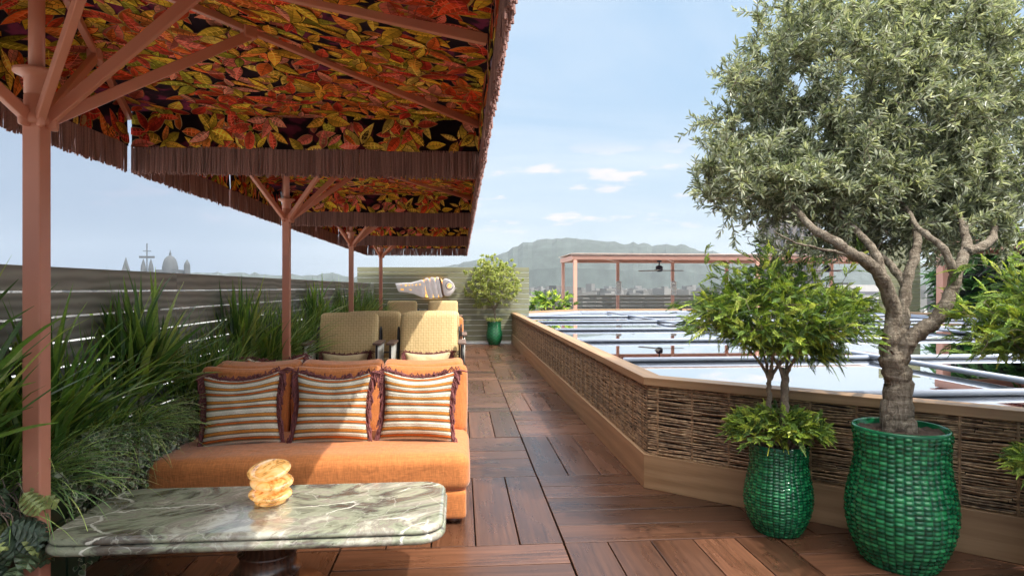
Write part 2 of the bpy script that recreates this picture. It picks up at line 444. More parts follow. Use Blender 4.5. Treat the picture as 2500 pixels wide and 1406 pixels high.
def box(mb, c, s, rot=None, mat=0, col=None):
    """box centre c, size s, optional 3x3 rot; UV in metres, u along the longest side"""
    h = np.array(s, float) / 2
    P = np.array([[x, y, z] for x in (-1, 1) for y in (-1, 1) for z in (-1, 1)], float) * h
    F = [(0, 1, 3, 2), (4, 6, 7, 5), (0, 4, 5, 1), (2, 3, 7, 6), (0, 2, 6, 4), (1, 5, 7, 3)]
    ax = list(np.argsort(-np.array(s)))
    uv = []
    for f in F:
        q = P[list(f)]
        var = [a for a in ax if np.ptp(q[:, a]) > 1e-9]
        uv.append([(p[var[0]], p[var[1]] + .37 * var[1]) for p in q])
    P2 = P if rot is None else P @ np.array(rot).T
    mb.add(P2 + np.array(c, float), F, col if col is not None else rnd3(), uv, mat)


def rotz(a):
    return np.array(Matrix.Rotation(a, 3, 'Z'))


def frame_of(d):
    d = np.asarray(d, float); d = d / (np.linalg.norm(d) + 1e-12)
    up = np.array([0, 0, 1.]) if abs(d[2]) < .95 else np.array([1., 0, 0])
    a = np.cross(up, d); a /= np.linalg.norm(a); b = np.cross(d, a)
    return d, a, b


def bar(mb, p0, p1, w, h, mat=0, col=None):
    """rectangular bar from p0 to p1"""
    p0 = np.asarray(p0, float); p1 = np.asarray(p1, float)
    d, a, b = frame_of(p1 - p0)
    box(mb, (p0 + p1) / 2, (np.linalg.norm(p1 - p0), w, h), np.array([d, a, b]).T, mat, col)


def tube(mb, pts, rad, n=8, col=None, caps=True, mat=0, lump=0.):
    pts = np.asarray(pts, float); k = len(pts)
    rad = np.full(k, rad, float) if np.isscalar(rad) else np.asarray(rad, float)
    T = np.gradient(pts, axis=0)
    d, a, b = frame_of(T[0])
    ang = np.arange(n) * 2 * np.pi / n
    V = np.zeros((k, n, 3))
    for i in range(k):
        t = T[i] / (np.linalg.norm(T[i]) + 1e-12)
        a = a - t * (a @ t); a /= np.linalg.norm(a) + 1e-12; b = np.cross(t, a)
        r = rad[i] * (1 + lump * rng.uniform(-1, 1, n)) if lump else rad[i]
        V[i] = pts[i] + (np.cos(ang) * r)[:, None] * a + (np.sin(ang) * r)[:, None] * b
    F = []
    for i in range(k - 1):
        for j in range(n):
            j2 = (j + 1) % n
            F.append((i * n + j, i * n + j2, (i + 1) * n + j2, (i + 1) * n + j))
    if caps:
        F.append(tuple(range(n - 1, -1, -1))); F.append(tuple((k - 1) * n + j for j in range(n)))
    L = np.concatenate([[0], np.cumsum(np.linalg.norm(np.diff(pts, axis=0), axis=1))])
    uv = [[(L[v // n], (v % n) * .05) for v in f] for f in F]
    mb.add(V.reshape(-1, 3), F, col if col is not None else rnd3(), uv, mat)


def spline(P, k=6):
    P = np.asarray(P, float)
    out = []
    for i in range(len(P) - 1):
        p0 = P[max(i - 1, 0)]; p1 = P[i]; p2 = P[i + 1]; p3 = P[min(i + 2, len(P) - 1)]
        for t in np.arange(k) / k:
            out.append(.5 * ((2 * p1) + (-p0 + p2) * t + (2 * p0 - 5 * p1 + 4 * p2 - p3) * t * t + (-p0 + 3 * p1 - 3 * p2 + p3) * t ** 3))
    out.append(P[-1])
    return np.array(out)


def lathe(mb, prof, n=32, c=(0, 0, 0), mat=0, col=(.5, .5, .5), sx=1., sy=1., caps=True):
    ang = np.arange(n) * 2 * np.pi / n
    V = []; F = []
    for r, z in prof:
        V += [(c[0] + sx * r * math.cos(a), c[1] + sy * r * math.sin(a), c[2] + z) for a in ang]
    for i in range(len(prof) - 1):
        for j in range(n):
            j2 = (j + 1) % n
            F.append((i * n + j, i * n + j2, (i + 1) * n + j2, (i + 1) * n + j))
    if caps: F.append(tuple(range(n - 1, -1, -1))); F.append(tuple((len(prof) - 1) * n + j for j in range(n)))
    uv = [[(prof[v // n][1], (v % n) / n) for v in f] for f in F]
    mb.add(V, F, col, uv, mat)


def rbox(mb, c, s, r=.05, crown=(0, 0, 0), rot=None, col=(.5, .5, .5), n=14, sag=0.):
    """soft box: rounded edges, each side bulging by crown"""
    h = np.array(s, float) / 2
    t = np.sin(np.linspace(-1, 1, n + 1) * np.pi / 2)
    pts = {}; V = []; F = []; UV = []
    def vid(p):
        k = tuple(np.round(p, 5))
        if k not in pts: pts[k] = len(V); V.append(p)
        return pts[k]
    for ax in range(3):
        for sg in (-1, 1):
            u, v = [(1, 2), (2, 0), (0, 1)][ax]
            for i in range(n):
                for j in range(n):
                    q = []
                    for (di, dj) in ((0, 0), (1, 0), (1, 1), (0, 1)):
                        p = np.zeros(3); p[ax] = sg; p[u] = t[i + di]; p[v] = t[j + dj]
                        q.append(p)
                    if sg < 0: q = q[::-1]
                    F.append(tuple(vid(p) for p in q))
                    a1, a2 = [a for a in (0, 1, 2) if a != ax]
                    UV.append([(p[a1] * h[a1], p[a2] * h[a2]) for p in q])
    V = np.array(V)
    P = V * h
    q = np.clip(P, -(h - r), h - r); d = P - q
    L = np.linalg.norm(d, axis=1); ok = L > 1e-9
    P[ok] = q[ok] + d[ok] / L[ok][:, None] * r
    for ax in range(3):
        if crown[ax]:
            o1, o2 = [a for a in (0, 1, 2) if a != ax]
            P[:, ax] += crown[ax] * V[:, ax] * (1 - V[:, o1] ** 2) * (1 - V[:, o2] ** 2)
    if sag:
        P[:, 2] -= sag * np.clip(V[:, 2], 0, 1) * (1 - V[:, 0] ** 2)
    if rot is not None: P = P @ np.array(rot).T
    mb.add(P + np.array(c, float), F, col, UV)


def leafcloud(mb, P, D, Nn, L, W, col, fold=.25, curl=0., mat=0):
    """many two-faced leaves: base P, direction D, normal Nn"""
    P = np.asarray(P, float); D = np.asarray(D, float); Nn = np.asarray(Nn, float)
    D = D / (np.linalg.norm(D, axis=1)[:, None] + 1e-9)
    S = np.cross(D, Nn); S /= np.linalg.norm(S, axis=1)[:, None] + 1e-9
    U = np.cross(S, D)
    L = np.broadcast_to(np.asarray(L, float), (len(P),))[:, None]; W = np.broadcast_to(np.asarray(W, float), (len(P),))[:, None]
    a = P; tip = P + D * L - U * L * curl
    l1 = P + D * L * .3 + S * W * .42 + U * W * fold; l2 = P + D * L * .68 + S * W * .40 + U * W * fold - U * L * curl * .4
    r1 = P + D * L * .3 - S * W * .42 + U * W * fold; r2 = P + D * L * .68 - S * W * .40 + U * W * fold - U * L * curl * .4
    V = np.stack([a, l1, l2, tip, r2, r1], 1).reshape(-1, 3)
    n = len(P); b = (np.arange(n) * 6)[:, None]
    F = np.concatenate([b + np.array([0, 3, 2, 1]), b + np.array([0, 5, 4, 3])], 1).reshape(-1, 4)
    c = np.asarray(col, float)
    if c.ndim == 2: c = np.repeat(c, 2, 0)
    mb.add(V, F, c, None, mat)


def unit(v):
    v = np.asarray(v, float); return v / (np.linalg.norm(v, axis=-1, keepdims=True) + 1e-9)


def blade(mb, base, az, L, lean, droop, w, col, n=6, twist=0., fold=.3):
    """arching strap leaf: starts leaning by lean from vertical toward az, bends down by droop"""
    d0 = np.array([math.cos(az), math.sin(az), 0]); side = np.array([-math.sin(az), math.cos(az), 0])
    p = np.array(base, float); V = []
    for i in range(n + 1):
        t = i / n
        th = lean + droop * t ** 1.5
        dr = d0 * math.sin(th) + np.array([0, 0, 1]) * math.cos(th)
        nr = d0 * math.cos(th) - np.array([0, 0, 1]) * math.sin(th)
        ww = w * (.55 + .9 * t if t < .4 else .91 * (1 - ((t - .4) / .6) ** 1.6)) * .5
        s2 = side * math.cos(twist * t) + nr * math.sin(twist * t)
        if i == n: ww = w * .02
        V += [p - s2 * ww, p - nr * ww * fold * 0 + (-nr) * ww * fold, p + s2 * ww]
        p = p + dr * L / n
    F = []; C = []
    col = np.array(col)
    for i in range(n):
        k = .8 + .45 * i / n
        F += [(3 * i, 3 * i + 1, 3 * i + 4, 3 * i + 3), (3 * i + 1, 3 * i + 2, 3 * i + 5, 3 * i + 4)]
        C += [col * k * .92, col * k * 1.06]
    mb.add(V, F, np.array(C))


def prism(mb, poly, z0, z1, mat=0, col=(.5, .5, .5)):
    n = len(poly)
    V = [(x, y, z0) for x, y in poly] + [(x, y, z1) for x, y in poly]
    F = [tuple(range(n - 1, -1, -1)), tuple(range(n, 2 * n))] + [(i, (i + 1) % n, n + (i + 1) % n, n + i) for i in range(n)]
    uv = [[V[i][:2] for i in f] for f in F[:2]] + [[(0, 0)] * 4 for f in F[2:]]
    mb.add(V, F, col, uv, mat)


def offset_poly(P, d):
    """offset closed polygon (clockwise or not) inward by d (toward centroid side)"""
    P = np.asarray(P, float); n = len(P); c = P.mean(0); out = []
    def nrm(a, b):
        e = b - a; m = np.array([-e[1], e[0]]); m /= np.linalg.norm(m)
        return m if m @ (c - a) > 0 else -m
    for i in range(n):
        a, b, q = P[i - 1], P[i], P[(i + 1) % n]
        n1, n2 = nrm(a, b), nrm(b, q)
        k = (n1 + n2) / (1 + n1 @ n2)
        out.append(b + k * d)
    return np.array(out)


def polyband(mb, P, d0, d1, z0, z1, mat=0, segs=None):
    """mitred board running round polygon P between inward offsets d0 and d1"""
    A = offset_poly(P, d0) if d0 else np.asarray(P, float); B = offset_poly(P, d1); n = len(P)
    for i in (segs if segs is not None else range(n)):
        j = (i + 1) % n
        V = [(*A[i], z0), (*A[j], z0), (*B[j], z0), (*B[i], z0), (*A[i], z1), (*A[j], z1), (*B[j], z1), (*B[i], z1)]
        L = np.linalg.norm(A[j] - A[i]); w = d1 - d0; h = z1 - z0
        F = [(0, 3, 2, 1), (4, 5, 6, 7), (0, 1, 5, 4), (2, 3, 7, 6)]
        uv = [[(0, 0), (0, w), (L, w), (L, 0)], [(0, 0), (L, 0), (L, w), (0, w)], [(0, 0), (L, 0), (L, h), (0, h)], [(L, 0), (0, 0), (0, h), (L, h)]]
        F += [(0, 4, 7, 3), (1, 2, 6, 5)]; uv += [[(0, 0), (0, h), (w, h), (w, 0)]] * 2
        mb.add(V, F, rnd3(), uv, mat)

# ================================================================== THE SETTING
mb = MB(); box(mb, (0, 1400, -24.25), (8900, 4300, .5))
tag(mb.build('ground', plain('city_ground', (.26, .26, .24), .9, var=.5, nscale=.02)), kind='structure')
mb = MB(); box(mb, (7, 10, -12.04), (19.2, 32, 23.9)); tag(mb.build('roof_slab', M['roofslab']), kind='structure')
mb = MB(); box(mb, (-22, 12, -12.6), (38.4, 50, 22)); tag(mb.build('neighbouring_roof', M['whiteroof']), kind='structure')

# deck of parquet tiles
T = 1.295; X0, Y0 = .605, 3.58
SKY = [(1.37, 4.52), (1.37, 16.9), (3.6, 19.2), (11.0, 19.2), (12.5, 17.6), (12.5, 2.5), (10.5, .42), (6.16, .42)]
mb = MB()
for i in range(-3, 4):
    for j in range(-4, 11):
        x, y = X0 + i * T, Y0 + j * T
        if x < -3.4: continue
        if i >= 1 and y > 5: continue
        if i > 2 and y > 3: continue
        horiz = (i + j) % 2 == 0
        for k in range(5):
            w = T / 5; g = .0075
            if horiz: c, s = (x + T / 2, y + (k + .5) * w, -.0125), (T - g * 1.6, w - g, .025)
            else: c, s = (x + (k + .5) * w, y + T / 2, -.0125), (w - g, T - g * 1.6, .025)
            c = (c[0], c[1], c[2] + float(rng.uniform(-.0012, .0012)))
            rot = np.array(Matrix.Rotation(float(rng.normal(0, .0022)), 3, 'X') @ Matrix.Rotation(float(rng.normal(0, .0022)), 3, 'Y'))
            box(mb, c, s, rot)
box(mb, (2, 8, -.05), (9.2, 27, .02), None, 1)  # near-black sheet under the planks, painted shade for the gaps
tag(mb.build('deck', [M['deck'], plain('gap_shade', (.012, .009, .007), .9)], bevel=.003), kind='structure')

# hills on the skyline
prof = [(-2600, 50), (-1900, 58), (-1358, 62), (-1072, 64), (-878, 58), (-450, 56), (-213, 74), (25, 108), (150, 140), (199, 163), (269, 198), (330, 207), (445, 217), (570, 209), (640, 199),
        (695, 192), (949, 191), (1010, 172), (1059, 158), (1130, 150), (1207, 146), (1500, 128), (1774, 112), (2400, 95), (3600, 90)]
mb = MB(); nx, ny = 300, 14
xs = np.linspace(-2600, 3600, nx); base = np.interp(xs, [p[0] for p in prof], [p[1] for p in prof])
base = base + 3 * np.sin(xs / 33) * np.sin(xs / 91 + 1) + rng.normal(0, 3.6, nx)
V = []
for j in range(ny):
    t = j / (ny - 1); h = math.sin(t * math.pi) ** .6
    V.append(np.stack([xs * (.86 + .3 * t), 2230 + 760 * t + 0 * xs, -24 + (base * (.86 + .3 * .5) / 1.0 * .985 + 24) * h + rng.normal(0, 1.5, nx) * h], 1))
F = [(j * nx + i, j * nx + i + 1, (j + 1) * nx + i + 1, (j + 1) * nx + i) for j in range(ny - 1) for i in range(nx - 1)]
mb.add(np.concatenate(V), F)
tag(mb.build('hills', plain('wooded_hill', (.040, .052, .046), .95, var=.4, nscale=.02)), kind='structure')

# far town on the plain: one mass
mb = MB()
for k in range(1500):
    d = float(rng.uniform(600, 2150)); a = float(rng.uniform(-.75, .85))
    x, y = d * math.sin(a), d * math.cos(a)
    w, l = rng.uniform(7, 22, 2); top = float(rng.uniform(-17, -3) + max(0, rng.normal(0, 4)) + d * .003)
    box(mb, (x, y, (top - 24) / 2), (w, l, top + 24), rotz(float(rng.uniform(0, 1.5))), col=np.array([1, .97, .93]) * float(rng.uniform(.08, .22)))
m, nt, b = newmat('town_plaster'); setp(nt, b, col=attr(nt), rough=.9)
tag(mb.build('distant_town', m), kind='stuff', label='hazy mass of low town buildings on the plain', cat='town')
M['stone_far'] = plain('far_stone', (.06, .065, .07), .9, nscale=.1)

def far_tower():
    t = thing('tower_block', 'tall grey stone tower block rising hazily behind the olive tree', 'tower', (194, 350, -24), R(-4))
    mb = MB(); box(mb, (0, 0, 32), (26, 24, 64)); mb.build('wall', plain('tower_stone', (.17, .15, .145), .9, nscale=.3), t)
    mb = MB(); box(mb, (0, 0, 64.8), (28, 26, 1.6)); box(mb, (0, 0, 67), (18, 16, 3)); mb.build('parapet', plain('tower_cap', (.15, .135, .13), .9, nscale=.3), t)
    mb = MB()
    for x in (-9, -4.5, 0, 4.5, 9): box(mb, (x, -12.2, 34), (1.7, .5, 52))
    mb.build('window_bay', plain('tower_glass', (.07, .07, .085), .3), t)
far_tower()
def low_block(x, y, w, d, h, lab):
    t = thing('office_block', lab, 'building', (x, y, -24), 0)
    mb = MB(); box(mb, (0, 0, h / 2), (w, d, h)); mb.build('wall', plain('block_wall', (.42, .40, .40), .9, nscale=.2), t)
    mb = MB()
    for k in range(4): box(mb, (0, -d / 2 - .1, h - 4 - 4 * k), (w * .9, .4, 1.5))
    mb.build('window_band', plain('block_glass', (.12, .12, .14), .3), t)
low_block(190, 300, 46, 30, 27, 'low pale hazy office block with dark window bands behind the pergola, below the tower')

def skyline():
    t = thing('church_dome', 'hazy grey church dome with lantern on the far left skyline', 'dome', (-678, 1500, -24))
    mb = MB(); lathe(mb, [(17, 0), (17, 74), (16, 78), (15, 84), (12.5, 92), (8, 98), (3, 101)], 24); mb.build('dome', M['stone_far'], t, True)
    mb = MB(); lathe(mb, [(2.6, 100), (2.6, 106), (1.2, 109), (.4, 115)], 10); mb.build('lantern', M['stone_far'], t)
    mb = MB(); box(mb, (0, 0, 34), (52, 30, 68)); mb.build('nave', M['stone_far'], t)
    t = thing('spire', 'slender hazy grey cone spire, left end of the far skyline', 'spire', (-777, 1500, -24))
    mb = MB(); lathe(mb, [(11, 0), (11, 62), (9, 66), (4, 84), (.4, 97)], 8); mb.build('cone', M['stone_far'], t)
    t = thing('mast_tower', 'hazy lattice mast with a wide crossbar over two turrets on the far skyline', 'tower', (-735, 1510, -24))
    mb = MB(); box(mb, (0, 0, 65), (2, 2, 130)); box(mb, (0, 0, 98), (34, 3, 5)); box(mb, (0, 0, 112), (18, 2, 1.6)); mb.build('mast', M['stone_far'], t)
    for s in (-8, 9):
        mb = MB(); lathe(mb, [(6, 0), (6, 70), (5, 78), (.5, 94)], 8, (s, 0, 0)); mb.build('turret', M['stone_far'], t)
    t = thing('turret', 'small hazy round turret right of the dome on the far skyline', 'turret', (-640, 1500, -24))
    mb = MB(); lathe(mb, [(7, 0), (7, 76), (6, 82), (.6, 92)], 10); mb.build('shaft', M['stone_far'], t)
skyline()

# ------------------------------------------------------------------ fences
def fence(name, label, p0, p1, z0, top, pitch, gap, mat, backing=None, thick=.022, posts=0):
    t = thing(name, label, 'fence', (0, 0, 0))
    p0 = np.array(p0, float); p1 = np.array(p1, float); L = np.linalg.norm(p1 - p0); d = (p1 - p0) / L
    rot = np.array([[d[0], -d[1], 0], [d[1], d[0], 0], [0, 0, 1]])
    if backing: thick = .010
    mb = MB(); z = top
    while z - pitch + gap > z0 - .02:
        h = pitch - gap
        x = 0.
        while x < L - .01:
            l = min(3.6 if posts else L, L - x)
            c = p0 + d * (x + l / 2)
            box(mb, (c[0], c[1], z - h / 2), (l - .003, thick, h), rot); x += l
        z -= pitch
    mb.build('slat_panel', mat, t, bevel=.003)
    nrm = np.array([-d[1], d[0]])
    if backing:
        mb = MB(); c = (p0 + p1) / 2 + nrm * (thick / 2 + .005)
        box(mb, (c[0], c[1], (z0 + top) / 2 - .01), (L - .01, .006, top - z0 - .04), rot); mb.build('backing', backing, t)
    for k in range(posts + 1 if posts else 0):
        mb = MB(); c = p0 + d * (L * k / posts) + nrm * .05
        box(mb, (c[0], c[1], (z0 + top) / 2 - .02), (.07, .05, top - z0 - .05), rot); mb.build('fence_post', mat, t, bevel=.003)
    return t
fence('slatted_fence', 'long dark grey-green timber slat fence behind the planter with bright gaps', (-2.31, -2), (-2.31, 16.60), 0, 1.62, .146, .012, M['slat'], posts=8)
fence('slatted_screen', 'tall olive green slatted screen closing the terrace behind the fish lamp', (-2.75, 16.65), (1.855, 16.65), 0, 2.055, .1427, .021, M['olive_slat'], M['gap'])
fence('slatted_fence', 'low grey-green slat fence behind the far pink pergola', (1.6, 24.1), (16.5, 24.1), 0, 1.22, .146, .028, M['slat'])
fence('slatted_screen', 'tall grey slatted screen beside the fern wall seen behind the olive trunk', (14.1, 19.7), (15.6, 19.7), 0, 2.95, .146, .01, M['olive_slat'], M['gap'])

# ------------------------------------------------------------------ skylight with timber and willow surround
def skylight():
    t = thing('parapet_wall', 'low timber parapet with woven willow panels round the glass roof', 'parapet')
    mb = MB(); polyband(mb, SKY, 0, .05, 0, .253); mb.build('base_board', M['oak'], t, bevel=.004)
    mb = MB(); polyband(mb, SKY, 0, .15, .772, .832); mb.build('cap_rail', M['oak'], t, bevel=.004)
    mb = MB(); polyband(mb, SKY, .055, .12, .02, .771); mb.build('wall_core', M['willowback'], t)
    # woven willow rods on the two faces in view, then posts
    P = [np.array(p) for p in SKY]
    mb = MB()
    for (a, b_, sp, dens) in ((P[0], P[1], .26, .065), (P[7], P[0], .26, .052)):
        e = b_ - a; L = np.linalg.norm(e); e = e / L; nn = np.array([-e[1], e[0]])
        ctr = np.array([6, 9.]); nn = nn if nn @ (a - ctr) > 0 else -nn      # outward
        if a is P[7]: x0 = L - 3.6
        else: x0 = 0.
        rows = 50; hz = (.771 - .256) / rows
        for r in range(rows):
            x = x0 + .01
            while x < L - .03:
                l = float(rng.uniform(.9, 2.2)); x2 = min(x + l, L - .02)
                n = max(3, int((x2 - x) / dens)); s = np.linspace(x, x2, n)
                wav = np.sin(s / sp * np.pi + r * np.pi) * .008
                zz_ = .256 + (r + .5) * hz + np.cumsum(rng.normal(0, .0011, n)) + .0022 * np.sin(s * 21 + rng.uniform(0, 6))
                zz_ = np.clip(zz_, .257, .768)
                off = -.032 + wav + rng.normal(0, .0012)
                pts = np.stack([a[0] + e[0] * s + nn[0] * off, a[1] + e[1] * s + nn[1] * off, zz_], 1)
                k = float(rng.uniform(.55, 1.5))
                tube(mb, pts, hz * float(rng.uniform(.50, .64)), 5, col=(k, k, k), caps=False)
                x = x2 + .005
        for s in np.arange(x0 + .12, L, sp):
            q = a + e * s - nn * .030
            tube(mb, [(q[0], q[1], .254), (q[0] + float(rng.normal(0, .003)), q[1], .5), (q[0], q[1], .771)], .0095, 5, col=(1.1, 1.05, 1.0), caps=False)
    m, nt, b = newmat('willow_rods')
    o = N(nt, 'ShaderNodeTexCoord').outputs['Object']
    n = N(nt, 'ShaderNodeTexNoise', {'Vector': o, 'Scale': 30., 'Detail': 4.}).outputs[0]
    c = ramp(nt, n, [(.3, (.12, .07, .04)), (.55, (.31, .195, .105)), (.75, (.46, .33, .19))])
    setp(nt, b, col=mixc(nt, 1., c, attr(nt), 'MULTIPLY'), rough=.6)
    mb.build('woven_panel', m, t)
    # the glass roof
    g = thing('glass_roof', 'flat mirror-like glass roof with blue-grey glazing bars inside the timber parapet', 'skylight')
    inner = offset_poly(SKY, .16)
    mb = MB(); prism(mb, [tuple(p) for p in inner], .66, .70); mb.build('glass_pane', M['glass'], g)
    mb = MB(); polyband(mb, SKY, .155, .36, .701, .735); polyband(mb, SKY, .155, .27, .736, .78); mb.build('edge_frame', M['frame'], g, bevel=.006)
    mb = MB()
    for y in (4.25, 6.5, 8.9, 11.3, 13.9, 16.4):
        xl = 1.75 if y > 4.6 else 1.75 + (4.6 - y) * 1.17
        xr = 12.12 if y < 17.3 else 11.6
        tube(mb, [(xl, y, .726), ((xl + xr) / 2, y, .726), (xr, y, .726)], .027, 10)
    mb.build('cross_bar', M['frame'], g, True)
    mb = MB()
    for x in (4.55, 8.6): tube(mb, [(x, 1.1, .748), (x, 9.9, .748), (x, 18.8, .748)], .027, 10)
    mb.build('long_bar', M['frame'], g, True)
skylight()

# ------------------------------------------------------------------ pink pergolas
def sconce(x, y, z, lab):
    t = thing('wall_sconce', lab, 'lamp', (x, y, z), group='scalloped sconces on the pergola posts')
    mb = MB()
    for k in range(4): rbox(mb, (0, 0, .07 + k * .135), (.22, .09, .15), .04, n=5)
    mb.build('shade', M['white'], t, True)
    mb = MB(); box(mb, (0, .045, .27), (.08, .03, .56)); mb.build('back_plate', M['gap'], t, bevel=.004)

def fan(x, y, z, a, lab):
    t = thing('ceiling_fan', lab, 'fan', (x, y, z), a, group='ceiling fans under the pergola')
    mb = MB(); lathe(mb, [(.07, .42), (.09, .40), (.09, .36), (.025, .35), (.025, .24), (.10, .22), (.13, .18), (.13, .06), (.10, .02), (.06, 0)][::-1], 16); mb.build('motor', M['fanblack'], t, True)
    for k in range(3):
        mb = MB(); r = rotz(k * 2 * math.pi / 3) @ np.array(Matrix.Rotation(R(10), 3, 'X'))
        box(mb, r @ np.array([.52, 0, .05]), (.86, .14, .012), r); mb.build('blade', M['armwood'], t, bevel=.004)

def pergolas():
    t = thing('pergola', 'long flat-roofed pink pergola with slim posts beyond the glass roof', 'pergola')
    fy, by, x0, x1 = 21., 23.5, 3.94, 16.2
    for x in (3.94, 10.485, 16.2):
        mb = MB(); box(mb, (x, fy, 1.235), (.125, .125, 2.47)); mb.build('post', M['pergola'], t, bevel=.006)
    for x in (3.94, 6.09, 8.28, 10.47, 12.66, 14.82):
        mb = MB(); box(mb, (x, by, 1.235), (.11, .11, 2.47)); mb.build('post', M['pergola'], t, bevel=.006)
    mb = MB(); box(mb, ((x0 + x1) / 2, fy, 2.55), (x1 - x0 + .2, .12, .13)); box(mb, ((x0 + x1) / 2, by, 2.55), (x1 - x0 + .2, .12, .16)); box(mb, (x0 - .04, (fy + by) / 2, 2.55), (.12, by - fy - .13, .16)); box(mb, (x1, (fy + by) / 2, 2.55), (.12, by - fy - .13, .16))
    mb.build('beam', M['pergola'], t, bevel=.006)
    mb = MB()
    for k in range(6):
        x = x0 + 2.19 * k; bar(mb, (x + 1.1, fy + .07, 2.55), (x + 2.15, by - .07, 2.55), .08, .12)
    mb.build('rafter', M['pergola'], t, bevel=.005)
    mb = MB()
    for k in range(150):
        x = x0 + .05 + k * .082; box(mb, (x, (fy + by) / 2, 2.65), (.05, by - fy + .2, .03))
    mb.build('roof_slats', M['pergola_red'], t)
    mb = MB(); box(mb, ((x0 + x1) / 2, fy - .09, 2.655), (x1 - x0 + .3, .03, .05)); box(mb, ((x0 + x1) / 2, (fy + by) / 2, 2.685), (x1 - x0 + .3, by - fy + .3, .02)); mb.build('roof_edge', M['roofedge'], t)
    for x, w in ((6.09, 'leftmost'), (8.28, 'second from left'), (10.47, 'third from left')):
        sconce(x, by - .13, 1.22, 'white scalloped sconce on a back post of the far pergola, ' + w)
    fan(7.35, 22.3, 2.10, .1, 'black ceiling fan under the left half of the far pergola')
    fan(13.9, 22.3, 2.10, .5, 'black ceiling fan under the right part of the far pergola, beside the olive trunk')
    t = thing('pergola', 'pink pergola in front of the fern wall at the right edge', 'pergola')
    for y in (16., 11.2, 6.4):
        mb = MB(); box(mb, (13.35, y, 1.23), (.24, .24, 2.46)); mb.build('post', M['pergola'], t, bevel=.008)
    mb = MB(); box(mb, (13.35, 9.9, 2.56), (.2, 12.6, .2)); box(mb, (15.6, 9.9, 2.56), (.14, 12.6, .2)); box(mb, (14.5, 16.1, 2.56), (2.0, .14, .2)); mb.build('beam', M['pergola'], t, bevel=.006)
    mb = MB()
    for k in range(120): box(mb, (14.45, 3.7 + k * .104, 2.69), (2.5, .06, .03))
    mb.build('roof_slats', M['pergola_red'], t)
    mb = MB(); box(mb, (14.45, 9.9, 2.725), (2.6, 12.7, .02)); mb.build('roof_sheet', M['pergola'], t)
pergolas()

# ================================================================== PARASOLS
XL, XR, HD = -2.42, .15, 1.885          # canopy edges relative to the terrace axis, half depth
PX = -1.835                              # mast
ZT, ZA, ZV, ZF = 2.79, 3.06, 2.53, 2.345  # canopy edge, apex, valance bottom, fringe bottom
LEAFC = [(.95, .62, .06), (.97, .70, .14), (.74, .52, .05), (.92, .50, .06), (.85, .60, .08), (.86, .20, .04), (.82, .11, .035), (.88, .28, .06), (.82, .22, .15), (.86, .34, .22), (.72, .07, .04), (.50, .46, .05), (.80, .12, .06)]


def roof_z(x, y):
    """tent: height falls linearly from the apex to the rectangular edge"""
    x = np.asarray(x, float); y = np.asarray(y, float)
    dx = np.where(x > 0, x / (XR - PX), -x / (PX - XL)); dy = np.abs(y) / HD
    k = np.maximum(dx, dy)
    sag = .03 * np.sin(np.clip(k, 0, 1) * np.pi)
    return ZA - (ZA - ZT) * k - sag


